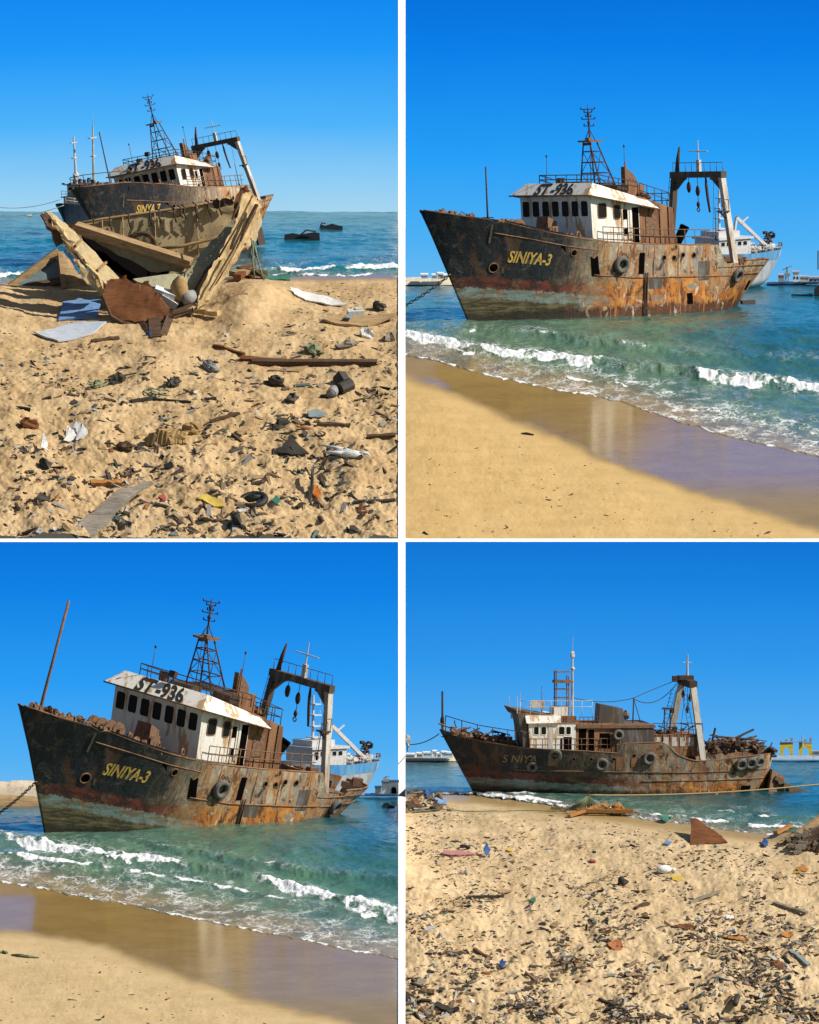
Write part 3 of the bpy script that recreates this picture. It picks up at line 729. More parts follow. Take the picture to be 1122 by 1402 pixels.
def trawler_a(root, name_text, kind):
    H = HA1 if kind == 1 else HA; rnd = random.Random(kind)
    hull = make_hull(H, M['hull_navy_bow' if kind == 1 else 'hull'], root)
    make_deck(H, M['deck'], root)
    # gunwale, strakes
    g = MB(); g.path(sheer_pts(H, -3.8, 19.2, .02, -.03, 1, 70), .055, 6); g.path(sheer_pts(H, -3.8, 19.2, .02, -.03, -1, 50), .075, 6)
    g.path(sheer_pts(H, 22.1, 26.2, .02, -.03, 1, 14), .06, 6)
    g.build('gunwale', M['brown'], root, True)
    strake(H, .6, 8.8, lambda u: np.interp(u, [.6, 3, 6, 8.8], [6.0, 5.5, 4.85, 4.4]), .04, M['brown'], hull, off=.0)
    strake(H, 8.6, 24.8, lambda u: np.interp(u, [8.6, 12, 20, 25], [2.75, 2.4, 2.15, 2.2]), .045, M['brown'], hull)
    strake(H, 19.7, 25.6, lambda u: 2.75 - .004 * (u - 22) ** 2, .035, M['brown'], hull)
    # openings in the plating
    hull_patch(H, 8.6, 3.35, .62, 1.35, M['hole'], hull, 'freeing_port', slant=-.28)
    hull_patch(H, 5.9, 4.45, .34, .85, M['hole'], hull, 'freeing_port', slant=-.4)
    hull_patch(H, 12.6, 3.35, .5, 1.45, M['hole'], hull, 'freeing_port')
    hull_patch(H, 17.0, .75, .5, .75, M['hole'], hull, 'freeing_port', slant=-.1)
    hull_patch(H, 23.7, 1.35, .55, .65, M['hole'], hull, 'freeing_port', slant=-.1)
    for u, t in ((11.2, 3.75), (14.6, 3.65), (15.5, 3.6), (16.3, 3.75), (17.3, 3.7)): porthole(H, u, t, .17, hull)
    porthole(H, 1.1, 3.6, .34, hull, 'hawse_pipe'); porthole(H, 6.7, 4.35, .24, hull, 'fairlead')
    hull_patch(H, .35, 5.95, .13, 1.25, M['steel'], hull, 'torn_plate', .04, -.08, .05)
    hull_patch(H, 1.75, 3.4, .13, .42, M['steel'], hull, 'torn_plate', .04, -.2, .04)
    for u, t, w_, h_ in ((18.3, 2.6, 1.1, 1.3), (13.9, 1.9, 1.2, .7), (21.3, 1.9, .8, .9)):
        hull_patch(H, u, t, w_, h_, M['steel'] if u < 20 else M['brown'], hull, 'patch_plate', .04, 0, .02)
    for u in (10.4, 13.7, 15.9, 18.6, 20.6):   # vertical seams
        m = MB(); m.path([H.pt(u, t, .0) for t in np.linspace(2.3, H.top(u) - .05, 6)], .03, 5); m.build('frame_seam', M['brown'], hull, True)
    # fouled ropes hanging down the side
    m = MB()
    for o_ in (0, .22): m.path([H.pt(12.9 + o_, t, .09) for t in np.linspace(2.7, -1.2, 8)], .05, 5)
    m.build('hanging_rope', M['dark'], root, True)
    # name
    def onhull(x, y): return H.pt(1.9 + x, 3.98 + y - .13 * x + (.55 if kind == 1 else 0), .035)
    lettering(name_text, 1.08, onhull, M['yellow_letter'], hull, .18, .03, .76)
    # wheelhouse
    u0, u1, hw, tb, tt = 8.6, 12.9, 3.6, 4.0, 8.25; sl = .19
    wh = wheelhouse(root, u0, u1, hw, tb, tt, sl)
    lean = .12 / (tt - tb)
    for w in (3.02, 2.02, 1.02, .02, -.98, -1.98, -2.95):
        window((u0 - .12 * (7.3 - tb) / (tt - tb) - .005, w, 7.3), (0, 1, 0), (-lean, 0, 1), (-1, 0, .03), .70, 1.05, wh, M['white'])
    for u, t, w_, h_ in ((9.5, 7.1, .72, .95), (10.85, 6.95, .55, .9)):
        window((u, -hw, t), (1, 0, 0), (0, 0, 1), (0, -1, 0), w_, h_, wh, M['rust'])
    m = MB()
    m.bx(11.35, 11.8, -hw - .012, -hw + .1, 5.3, 7.1); m.bx(12.25, 12.85, -hw - .012, -hw + .1, 4.7, 7.2); m.build('doorway', M['hole'], wh)
    m = MB(); m.bx(11.25, 11.35, -hw - .06, -hw, 5.0, 7.2); m.bx(11.8, 11.9, -hw - .06, -hw, 5.0, 7.2); m.bx(11.95, 12.12, -hw - .1, -hw, 5.0, 7.25); m.bx(11.38, 11.72, -hw - .05, -hw, 5.8, 6.4); m.build('door_frame', M['white'], wh)
    # visor roof: slanted white fascia carrying the registration
    m = MB(); a, b = .62, .15   # overhang at eave, inset at roof
    E = [(u0 - a - .1, -hw - .45, tt), (u1 + 1.6, -hw - .45, tt - 1.28), (u1 + 1.6, hw + .45, tt - 1.28), (u0 - a - .1, hw + .45, tt)]
    T = [(u0 + .32, -hw + .2, tt + .80), (u1 + .9, -hw + .2, tt - .58), (u1 + .9, hw - .2, tt - .58), (u0 + .32, hw - .2, tt + .80)]
    m.quadbox(E + T); rf = m.build('visor_roof', M['white'], wh)
    m = MB(); m.path([E[3], E[0], E[1]], .05, 5); m.build('eave_edge', M['rust'], rf, True)
    e0, e1, t0, t1 = Vector(E[3]), Vector(E[0]), Vector(T[3]), Vector(T[0]); nf = (e1 - e0).cross(t0 - e0).normalized()
    if nf.x > 0: nf = -nf
    def onf(x, y):
        f = .29 + (x - y * .55) / 8.9; p = e0.lerp(e1, f); q = t0.lerp(t1, f); return p.lerp(q, .05 + y * 1.06) + nf * .025
    lettering('ST', 1.2, onf, M['black_letter'], rf, -.0, .045, 1.25, 'registration_lettering')
    def onf2(x, y):
        f = .50 + (x - y * .55) / 8.9; p = e0.lerp(e1, f); q = t0.lerp(t1, f); return p.lerp(q, .05 + y * 1.06) + nf * .025
    lettering('-936', 1.2, onf2, M['black_letter'], rf, -.0, .045, 1.2, 'registration_lettering')
    rr = [Vector((u1 + .6, hw - .3, tt - .2)), Vector((u0 + 1.2, hw - .6, tt + .7))] + [Vector((u0 + 1.2, w, tt + .7)) for w in np.linspace(hw - 1.2, -hw + .6, 6)] + [Vector((u, -hw + .6, tt + .7 - .19 * (u - u0 - 1.2))) for u in np.linspace(u0 + 2.2, u1 + .5, 4)]
    railing(rr, .62, M['dark'], wh, 'roof_railing', .035, (1.0, .5), 1)
    m = MB(); m.bx(9.6, 10.6, -1.4, .4, tt + .3, tt + .85); m.bx(11.9, 12.8, -2.6, -1.2, tt - .3, tt + .5); m.bx(10.2, 10.6, 1.3, 1.8, tt + .3, tt + 1.1); m.build('roof_locker', M['dark'], wh)
    # rusty casing behind, box and fin on top
    m = MB(); m.quadbox([(13.05, -3.45, 3.8), (16.4, -3.45, 3.8), (16.4, 3.3, 3.8), (13.05, 3.3, 3.8), (13.05, -3.45, 7.95), (16.2, -3.4, 7.0), (16.2, 3.3, 7.0), (13.05, 3.3, 7.95)]); cs = m.build('engine_casing', M['brown'], root)
    m = MB()
    for u in (13.9, 14.9, 15.7): m.bx(u, u + .05, -3.5, -3.42, 4, 7.1)
    m.bx(13.6, 14.5, -3.49, -3.4, 5.2, 6.5); m.build('casing_stiffener', M['rust'], cs)
    m = MB(); m.bx(13.2, 14.7, -2.2, -.6, 7.2, 8.7); m.tube((13.1, -2.0, 8.2), (13.25, -2.0, 10.3), .07, n=6); m.build('exhaust_box', M['brown'], cs)
    m = MB(); pf = [(13.5, -1.6, 8.7)] + [(13.5 + 1.15 * (1 - f ** 2.2), -1.6, 8.7 + 1.25 * f) for f in np.linspace(0, 1, 7)][::1]; m.prism(pf, (0, .35, 0)); m.build('funnel_fin', M['rust'], cs)
    railing([Vector((u, -3.2, 7.9 - .3 * (u - 13.2))) for u in np.linspace(13.4, 16.1, 5)] + [Vector((16.1, w, 7.0)) for w in np.linspace(-2.4, 3, 5)], 1.0, M['dark'], cs, 'casing_railing', .03, (1.0, .5), 1)
    m = MB()
    for _ in range(7): m.blob((rnd.uniform(13.2, 15.5), rnd.uniform(-3, -1), 7.95 - rnd.uniform(0, .4)), .3, .35, .25, 8, 5, .3)
    tag(m.build('deck_scrap', M['rust'], cs), kind='stuff')
    # mast, poles
    mk = 1.18 if kind == 1 else 1.0
    lattice_mast((12.2, -.2, tt - .2), (11.8, -.1, 8.9 + 2.85 * mk), (11.75, -.05, 8.9 + 5.45 * mk), (.95, 1.2), root, M['dark'])
    for u, w, h_ in ((9.2, 1.6, 2.0), (12.6, -2.6, 2.5), (12.9, 1.2, 2.8)):
        m = MB(); m.tube((u, w, tt - .1), (u + .06, w, tt + .6 + h_), .035, .02, 5); m.blob((u + .06, w, tt + .65 + h_), .07, .07, .1); m.build('whip_antenna', M['dark'], root, True)
    if kind != 2:
        m = MB(); m.tube((9.0, -.4, tt + .7), (9.0, -.4, tt + 1.25), .04, n=6); m.box((8.95, -.4, tt + 1.4), (.3, .45, .38), Matrix.Rotation(.3, 3, 'Y')); m.build('searchlight', M['dark'], root)
    # bow pole
    if kind == 3:
        m = MB(); m.path([(-2.15, .0, 6.4), (-2.0, -.02, 8.2), (-1.72, -.05, 10.2), (-1.15, -.1, 14.2)], [.12, .105, .095, .09], 7); m.build('bow_pole', M['rust'], root, True)
    else:
        h_ = 10.5 if kind == 2 else 12.8
        m = MB(); m.tube((2.3, .1, 5.6), (2.3, .1, h_), .075, .055, 7); m.tube((2.3, -.5, 7.0), (2.3, .7, 7.0), .04, n=5); m.build('bow_pole', M['dark'], root, True)
    # foredeck clutter
    m = MB(); winch(m, 4.4, .3, 5.75, 1.15); m.build('anchor_winch', M['rust'], root)
    m = MB(); m.quadbox([(6.0, -1.9, 4.6), (7.0, -1.9, 4.6), (7.0, -.4, 4.6), (6.0, -.4, 4.6), (6.2, -1.7, 6.9), (7.0, -1.7, 6.5), (7.0, -.6, 6.5), (6.2, -.6, 6.9)]); m.bx(6.1, 6.9, -1.95, -1.9, 5.2, 6.2); m.build('deck_locker', M['rust'], root)
    m = MB()
    for _ in range(38):
        u = rnd.uniform(-2.8, 4.6); w = rnd.uniform(-.8, .8) * max(H.w(u, 6.5) - .3, .1)
        m.blob((u, -w, H.top(u) + .05 + rnd.uniform(-.15, .25)), rnd.uniform(.12, .3), rnd.uniform(.12, .35), rnd.uniform(.1, .28), 7, 5, .35)
    for _ in range(14):
        u = rnd.uniform(-3, 7.6); w = H.w(u, H.top(u)) - rnd.uniform(.1, .5); m.box((u, -w, H.top(u) + rnd.uniform(-.05, .16)), (rnd.uniform(.12, .3), .14, rnd.uniform(.15, .4)))
    for u in (5.2, 7.2): m.torus((u, -(H.w(u, H.top(u)) - .4), H.top(u) + .22), (.5, -1, 0), .27, .07, 14, 6)
    tag(m.build('deck_scrap', M['rust'], root), kind='stuff')
    m = MB()
    for _ in range(10):
        a = Vector((rnd.uniform(-2.4, 7), rnd.uniform(-2, 1.5), 0)); a.z = H.top(a.x) - .1; m.path([a, a + Vector((.5, .1, rnd.uniform(.1, .4))), a + Vector((1.1, -.1, rnd.uniform(-.2, .2)))], .035, 5)
    m.build('loose_pipe', M['dark'], root)
    # side railings
    railing([p + Vector((0, .1, 0)) for p in sheer_pts(H, 9.2, 19.0, 0, -.1, 1, 22)], 1.05, M['rust'], root, 'side_railing', .032, (1.0, .55), 2)
    railing(sheer_pts(H, 13.5, 19.0, 0, -.1, -1, 10), 1.05, M['dark'], root, 'side_railing', .032, (1.0, .5), 2)
    if kind == 1:
        railing([Vector((.8, -2.9, 6.9))] + sheer_pts(H, -3.4, 3, .0, -.12, 1, 9)[::-1] + sheer_pts(H, -3.4, 2.4, .0, -.12, -1, 8), 1.15, M['dark'], root, 'bow_railing', .04, (1.0,), 3)
    # after deck
    m = MB(); m.tube((18.6, -.6, 4.0), (19.35, -1.0, 5.55), .30, .32, 14); m.tube((19.33, -.99, 5.5), (19.4, -1.03, 5.65), .37, .3, 14); m.build('chute_pipe', M['hole'], root, True)
    m = MB(); winch(m, 18.0, 0, 3.6, 1.2); m.bx(16.6, 17.4, -2.4, 1.5, 3.4, 4.9); m.build('trawl_winch', M['dark'], root)
    gu = 21.1 if kind == 3 else 21.7; gantry(gu, 2.2 if kind == 3 else 2.35, 3.2 if kind == 3 else 3.45, 9.05, 3.0, root)
    for w, dr, kd in ((.75, .1, 2), (-.1, .7, 1), (-1.0, .45, 0)): block(gu, -w, 8.85, dr, root, kd)
    m = MB(); m.tube((21.5, 2.2, 9), (20.6, 2.4, 3.4), .015, n=4); m.tube((21.4, -1.9, 8.7), (21.0, -2.0, 4.2), .015, n=4); m.tube((21.6, -1.7, 6.8), (21.6, -1.7, 4.8), .03, n=5); m.blob((21.6, -1.7, 4.7), .1, .1, .2); m.build('rigging_wire', M['dark'], root)
    m = MB()
    for _ in range(12): m.box((rnd.uniform(22.5, 25.6), rnd.uniform(-2.4, 2.4), 2.9 + rnd.uniform(0, .3)), (rnd.uniform(.2, .9), rnd.uniform(.2, .7), rnd.uniform(.2, .6)), Matrix.Rotation(rnd.uniform(0, 3), 3, 'Z'))
    tag(m.build('deck_scrap', M['rust'], root), kind='stuff')
    m = MB(); m.bx(19.7, 21.6, -3.2, 3.2, 2.1, 2.25); m.bx(19.55, 19.7, -3.6, 3.6, 2.1, 4.1); m.build('well_bulkhead', M['brown'], root)
    # rudder head and stern plating
    m = MB(); m.bx(25.2, 26.4, -.12, .12, -1.4, .25); m.build('rudder', M['dark'], root)
    return H

def tyre_on(root, H, u, t, Rr, label, off=.0):
    mw = root.matrix_world; c = mw @ H.pt(u, t, Rr * .25 + off); e = .1
    ax = (mw.to_3x3() @ (H.pt(u + e, t) - H.pt(u - e, t)).cross(H.pt(u, t + e) - H.pt(u, t - e))).normalized()
    sc = mw.to_scale()[0]; return tyre(c, ax, Rr * sc, label)

def trawler_b(root):
    H = HB; rnd = random.Random(44)
    hull = make_hull(H, M['hull_dark'], root, seed=9, dent=.06); make_deck(H, M['deck'], root, .6)
    g = MB(); g.path(sheer_pts(H, -3.1, 26, .02, -.03, 1, 90), .06, 6); g.build('gunwale', M['rust'], root, True)
    strake(H, 3, 26, lambda u: np.interp(u, [3, 10, 18, 26], [2.3, 2.2, 2.1, 2.3]), .05, M['rust'], hull)
    strake(H, 14, 25.8, lambda u: 1.35 + .012 * (u - 14), .04, M['brown'], hull)
    hull_patch(H, 10.1, 3.0, .4, 1.0, M['hole'], hull, 'freeing_port')
    for u, t in ((8.0, 3.3), (9.5, 3.3), (11.5, 3.3), (13.3, 3.6), (14.1, 3.5)): porthole(H, u, t, .15, hull)
    for u, t, w_, h_ in ((6.2, 3.2, .8, 1.0), (13.3, 3.0, .5, .8), (19.5, 2.4, .9, .9), (12.0, 2.9, .6, 1.2)): hull_patch(H, u, t, w_, h_, M['brown'], hull, 'patch_plate', .04, 0, .02)
    hull_patch(H, 23.5, .25, .9, 1.2, M['hole'], hull, 'torn_hole', .03, .1)
    def onhull(x, y): return H.pt(1.95 + x, 2.95 + y, .03)
    lettering('S NIYA', .95, onhull, M['faint_letter'], hull, .12, .0)
    # wheelhouse
    u0, u1, hw, tb, tt = 4.2, 8.25, 3.1, 3.5, 6.45
    wh = wheelhouse(root, u0, u1, hw, tb, tt)
    for u, w_ in ((4.75, .42), (5.4, .42), (7.0, .5), (7.6, .4)): window((u, -hw, 5.75), (1, 0, 0), (0, 0, 1), (0, -1, 0), w_, .65, wh, M['white'], r=.1)
    m = MB(); m.bx(5.8, 6.25, -hw - .03, -hw + .05, 3.9, 6.1); m.build('door', M['pale_steel'], wh)
    m = MB(); m.bx(7.2, 7.9, -hw - .02, -hw + .05, 4.0, 5.2); m.bx(6.9, 7.1, -hw - .02, -hw + .05, 3.9, 5.1); m.build('doorway', M['hole'], wh)
    m = MB(); m.quadbox([(3.85, -hw - .25, 6.4), (6.9, -hw - .25, 6.45), (6.9, hw + .2, 6.45), (3.85, hw + .2, 6.4), (3.75, -hw, 7.05), (6.9, -hw, 7.0), (6.9, hw, 7.0), (3.75, hw, 7.05)]); m.build('visor_roof', M['white'], wh)
    m = MB(); m.bx(6.9, 8.6, -hw - .1, hw, 6.45, 6.6); m.bx(7.2, 8.3, -hw, -hw + .6, 6.6, 7.0); m.build('roof_plate', M['brown'], wh)
    # dark swept front and bridge wing
    m = MB(); m.quadbox([(3.8, -2.9, 3.5), (4.15, -2.9, 3.5), (4.15, -.6, 3.5), (3.8, -.6, 3.5), (3.1, -3.1, 7.25), (3.9, -3.0, 7.1), (3.9, -.6, 7.1), (3.1, -.6, 7.25)]); m.build('spray_visor', M['steel'], wh)
    m = MB(); m.quadbox([(3.4, -2.4, 7.0), (6.5, -2.4, 7.0), (6.5, 2.4, 7.0), (3.4, 2.4, 7.0), (3.0, -2.4, 7.6), (5.4, -2.2, 7.15), (5.4, 2.2, 7.15), (3.0, 2.4, 7.6)]); m.build('bridge_top', M['deck'], wh)
    m = MB(); m.bx(4.6, 5.9, -1.2, -1.0, 7.6, 8.25); m.tube((4.8, -1.1, 7), (4.8, -1.1, 7.7), .04, n=5); m.tube((5.7, -1.1, 7), (5.7, -1.1, 7.7), .04, n=5); m.build('sign_board', M['pale_steel'], wh)
    for u, w, h_ in ((3.15, -2.6, 1.5), (3.55, -2.0, 1.9), (5.95, .4, 2.2), (3.4, 2.0, 1.2)):
        m = MB(); m.tube((u, w, 7.1), (u, w, 7.2 + h_), .045, .025, 5); m.build('whip_antenna', M['pale_steel'], wh)
    railing([Vector((u, -2.6, 7.0)) for u in np.linspace(3.4, 9.8, 8)], 1.3, M['pale_steel'], wh, 'roof_railing', .025, (1.0, .6), 1)
    m = MB(); m.bx(6.7, 7.9, -1.3, .6, 6.9, 7.65); m.build('roof_locker', M['white'], wh)
    # ladder mast and white pole
    m = MB()
    for u in (7.1, 8.2):
        for w in (-.4, .4): m.tube((u, w, 6.9), (u - .05, w, 10.8 if u < 8 else 10.3), .06, n=5)
    for z in np.arange(7.6, 10.7, .75): m.bx(7.0, 8.3, -.45, .45, z, z + .07)
    m.bx(6.9, 8.5, -.6, .6, 9.7, 9.9); m.build('ladder_mast', M['brown'], root)
    m = MB(); m.tube((8.6, 0, 6.6), (8.55, 0, 12.3), .12, .08, 8); m.tube((8.55, 0, 12.2), (8.6, 0, 13.7), .03, .015, 5)
    m.blob((8.55, 0, 12.1), .2, .2, .35); m.blob((8.57, 0, 10.9), .2, .2, .2); m.build('signal_mast', M['pale_steel'], root)
    # deckhouse aft of the bridge
    m = MB(); m.bx(8.3, 11.9, -hw + .1, hw - .1, 3.4, 6.25); dh = m.build('deckhouse', M['brown'], root)
    m = MB(); m.bx(8.55, 9.2, -hw + .08, -hw + .15, 3.9, 5.9); m.bx(9.4, 9.9, -hw + .08, -hw + .15, 3.9, 5.8); m.bx(10.4, 11.3, -hw + .08, -hw + .15, 4.2, 5.5); m.build('doorway', M['hole'], dh)
    m = MB(); m.bx(11.9, 15.2, -hw + .0, hw - .1, 3.6, 5.9); m.build('grey_deckhouse', M['steel'], root)
    m = MB(); m.bx(8.3, 15.3, -hw - .1, hw, 5.95, 6.2); m.build('deckhouse_roof', M['rust'], root)
    m = MB(); m.quadbox([(10.7, -1.2, 6.2), (13.0, -1.2, 6.2), (13.0, .8, 6.2), (10.7, .8, 6.2), (10.8, -1.2, 7.9), (12.8, -1.2, 7.5), (12.8, .8, 7.5), (10.8, .8, 7.9)]); m.blob((13.2, -.6, 6.9), .35, .4, .4); m.build('exhaust_box', M['steel'], root)
    railing([Vector((u, -2.9, 6.2)) for u in np.linspace(8.6, 10.6, 6)], .7, M['dark'], root, 'roof_railing', .03, (1, .5), 1)
    railing([Vector((u, -2.6, 5.2)) for u in np.linspace(15.2, 19.6, 8)], 1.1, M['dark'], root, 'side_railing', .03, (1, .5), 1)
    railing([Vector((u, -3.1, 3.9)) for u in np.linspace(4.2, 12.2, 15)], 1.15, M['rust'], root, 'side_railing', .03, (1, .55), 1)
    railing([p for p in sheer_pts(H, -2.7, 4.2, .0, -.25, 1, 12)], 1.35, M['dark'], root, 'bow_railing', .04, (1.0,), 2)
    m = MB(); m.bx(15.3, 19.2, -2.4, 2.4, 3.4, 5.3); m.build('after_house', M['brown'], root)
    m = MB()
    for i in range(5): m.bx(15.4 + i * .75, 15.9 + i * .75, -2.43, -2.38, 4.3, 5.1)
    m.build('after_house_panel', M['pale_steel'], root)
    m = MB(); m.tube((-2.9, 0, 5.3), (-2.95, 0, 9.0), .11, .09, 7); m.blob((-2.9, 0, 6.4), .2, .2, .5); m.build('bow_pole', M['dark'], root)
    # foredeck junk
    def junk(n, u0, u1, z, wr, mat, nm, s=1.0):
        m = MB()
        for i in range(n):
            u = rnd.uniform(u0, u1); c = Vector((u, rnd.uniform(-wr, wr * .4), z(u) + rnd.uniform(-.15, .45) * s)); k = rnd.random()
            if k < .45: m.box(c, (rnd.uniform(.2, .7) * s, rnd.uniform(.2, .6) * s, rnd.uniform(.1, .5) * s), Matrix.Rotation(rnd.uniform(0, 3), 3, 'Z') @ Matrix.Rotation(rnd.uniform(-.6, .6), 3, 'Y'))
            elif k < .75: m.path([c, c + Vector((rnd.uniform(-.8, .8), .1, rnd.uniform(0, .5))) * s, c + Vector((rnd.uniform(-1.4, 1.4), .2, rnd.uniform(-.1, .8))) * s], rnd.uniform(.04, .10), 5)
            else: m.blob(c, .3 * s, .35 * s, .25 * s, 8, 5, .35)
        return tag(m.build(nm, mat, root), kind='stuff')
    junk(46, -2.4, 3.4, lambda u: H.top(u) + .05, 2.0, M['rust'], 'deck_scrap', 1.0); junk(20, -2, 3.5, lambda u: H.top(u) + .2, 1.6, M['dark'], 'deck_scrap', 1.0)
    junk(70, 18.3, 26, lambda u: np.interp(u, [18.3, 20.3, 21.5, 24, 26], [3.1, 3.3, 4.1, 4.0, 3.5]), 2.0, M['dark'], 'stern_scrap', 1.1)
    junk(60, 19.5, 25, lambda u: np.interp(u, [19.5, 21.5, 24, 25], [3.3, 3.9, 3.9, 3.7]), 2.0, M['deck'], 'stern_scrap', 1.1); junk(18, 20.5, 25.5, lambda u: 4.1 - .12 * abs(u - 22.5), 1.6, M['rust'], 'stern_scrap', 1.3)
    m = MB()
    for a, b in (((20.6, -1.2, 3.9), (24.6, -.4, 5.6)), ((21, -.4, 5.0), (25, -.8, 4.7)), ((20.9, .2, 3.9), (21.3, .1, 5.7)), ((22.6, -1.3, 4), (25.4, -1, 4.5))): m.tube(a, b, .1, n=6)
    m.build('fallen_pole', M['dark'], root)
    junk(22, 15.3, 19, lambda u: 5.35, 1.8, M['dark'], 'deck_scrap', .8)
    # goal-post gantry seen nearly end on
    g = empty('gantry', parent=root)
    for a, b, mt in (((18.6, 1.6, 9.6), (17.7, 3.0, 3.6), 'pale_steel'), ((18.9, -1.6, 9.5), (19.6, -3.0, 2.9), 'pale_steel')):
        l = MB(); l.bar(a, b, .5, .5, (1, 0, 0)); lo = l.build('leg', M[mt], g)
        a, b = Vector(a), Vector(b); ld = MB()
        for o_ in (-.52, -.9): ld.tube(a + Vector((o_, 0, -.8)), b + Vector((o_, 0, .6)), .025, n=4)
        for i in range(2, 16): c = a.lerp(b, i / 17); ld.tube(c + Vector((-.52, 0, 0)), c + Vector((-.9, 0, 0)), .02, n=4)
        ld.build('ladder', M['dark'], lo)
    m = MB(); m.bar((18.6, 1.9, 9.75), (18.9, -1.9, 9.6), .7, .6); m.box((18.6, 0, 10.1), (1.3, .8, .35)); m.box((18.0, 1.2, 9.9), (.6, .6, .5)); m.build('beam', M['dark'], g)
    m = MB(); m.tube((18.75, 0, 10), (18.75, 0, 12.1), .12, .05, 6); m.tube((18.35, 0, 11.4), (19.15, 0, 11.4), .04, n=5); m.build('signal_cross', M['pale_steel'], g)
    for u, dr in ((18.3, .5), (18.9, .8), (18.7, 1.8)): block(u, -.4, 9.4, dr, g, 0)
    m = MB(); m.path(sag((8.6, 0, 8.4), (13.95, -.3, 8.35), .35), .03, 4); m.path(sag((13.95, -.3, 8.35), (18.0, .9, 9.8), -.05), .03, 4); m.path(sag((13.95, -.3, 8.3), (18.0, .9, 9.5), .9), .035, 4); m.tube((18.6, 0, 9.2), (18.0, -.5, 4.6), .02, n=4); m.build('rigging_wire', M['dark'], root)
    m = MB(); m.tube((13.9, -.3, 6.2), (13.95, -.3, 8.4), .07, .05, 6); m.tube((13.95, -.3, 8.3), (14.6, -.3, 6.2), .04, n=5); m.build('cable_post', M['dark'], root)
    m = MB(); m.tube((16.5, -1.2, 5.2), (16.5, -1.2, 7.6), .06, n=5); m.tube((17, -1.2, 5.2), (17, -1.2, 7.4), .06, n=5); m.box((16.75, -1.2, 7.5), (.9, .4, .14)); m.box((17.2, -1.2, 7.3), (.25, .3, .4)); m.build('lamp_post', M['dark'], root)
    # broken stern hanging in the water
    m = MB(); m.quadbox([(25.4, -2.4, -.6), (27.0, -2.0, -.7), (27.0, 1.5, -.7), (25.4, 1.8, -.6), (26.0, -1.8, 2.2), (27.2, -1.4, 1.5), (27.2, 1.2, 1.5), (26.0, 1.5, 2.2)])
    m.box((28.4, -1.0, .15), (1.9, 1.6, .75), Matrix.Rotation(.28, 3, 'Y'))
    for i in range(7): m.box((26.2 + i * .25, -1.8 + rnd.uniform(-.2, .3), 1.5 - i * .2 + rnd.uniform(-.2, .2)), (.5, .5, .35), Matrix.Rotation(rnd.uniform(-.7, .7), 3, 'Y'))
    m.build('broken_stern', M['rust'], root)
    return H

def moored_blue(root):
    """the pale blue trawler lying beyond"""
    H = Hull(-2.0, .25, 17, 15.6, [(-2, 4.6), (4, 3.9), (10, 3.75), (17, 4.1)], WS, WW, 3.6, -1.5, 1.6)
    h = make_hull(H, M['grey_hull'], root, ns=80, nt=16)
    m = MB(); P = []
    for i in range(24):
        u = 3.5 + i * .52; P.append((u, H.top(u)))
    for (u, t), (u2, t2) in zip(P[:-1], P[1:]):
        a, b = H.pt(u, t - 1.25, .03), H.pt(u2, t2 - 1.25, .03); c, d_ = H.pt(u2, t2 + .05, .03), H.pt(u, t + .05, .03); k = len(m.v); m.v += [tuple(a), tuple(b), tuple(c), tuple(d_)]; m.f.append((k, k + 1, k + 2, k + 3)); m.m.append(0)
    m.build('blue_bulwark', M['blue_hull'], h)
    for u in (9, 11, 12.8): hull_patch(H, u, 3.3, .28, .28, M['hole'], h, 'porthole')
    make_deck(H, M['deck'], root, .7, -1.5, 16)
    m = MB(); m.bx(4.5, 10.5, -2.4, 2.4, 2.8, 5.8); w = m.build('wheelhouse', M['white_clean'], root)
    m = MB(); m.bx(4.2, 10.8, -2.7, 2.7, 5.8, 6.1); m.bx(5, 9, -1.8, 1.8, 6.1, 6.9); m.build('roof', M['white_clean'], w)
    for i in range(5): window((5.2 + i * 1.05, -2.4, 5.2), (1, 0, 0), (0, 0, 1), (0, -1, 0), .7, .55, w, M['white_clean'], r=.08)
    m = MB(); m.tube((6.8, 0, 6.5), (6.8, 0, 12.5), .2, .12, 8)
    for z, l in ((7.2, 1.8), (8.6, 1.5), (10, 1.3), (11.4, 1.0)): m.box((6.6 + .3, -.2, z), (l, 1.2, .14)); m.tube((6.3, -.5, z), (6.3, -.5, z + .6), .04, n=5); m.tube((7.5, -.5, z), (7.5, -.5, z + .6), .04, n=5)
    m.build('platform_mast', M['white_clean'], root)
    m = MB(); m.bar((9.5, -.6, 8.6), (14.6, -1.0, 4.6), .4, .45); m.bar((9.5, -.6, 8.6), (9.0, -.6, 6.0), .3, .3); m.bar((10.5, -.6, 7.9), (11.6, -.7, 8.6), .2, .2); m.build('crane_arm', M['white_clean'], root)
    rnd = random.Random(3); m = MB()
    for _ in range(40): m.blob((rnd.uniform(10.5, 16.2), rnd.uniform(-2.2, 1.5), 4.1 + rnd.uniform(-.1, .5)), rnd.uniform(.15, .5), .3, rnd.uniform(.15, .4), 7, 5, .3)
    tag(m.build('deck_gear', M['white_clean'], root), kind='stuff')
    m = MB()
    for _ in range(26): m.box((15.6 + rnd.uniform(-.4, 1.2), rnd.uniform(-2, 1), 4.0 + rnd.uniform(-.2, 2.4)), (rnd.uniform(.15, .6), .4, rnd.uniform(.15, .6)))
    tag(m.build('stern_gear', M['dark'], root), kind='stuff')
    railing([p for p in sheer_pts(H, 9, 16.6, 0, -.1, 1, 14)], .8, M['pale_steel'], root, 'stern_railing', .03, (1, .5), 1)

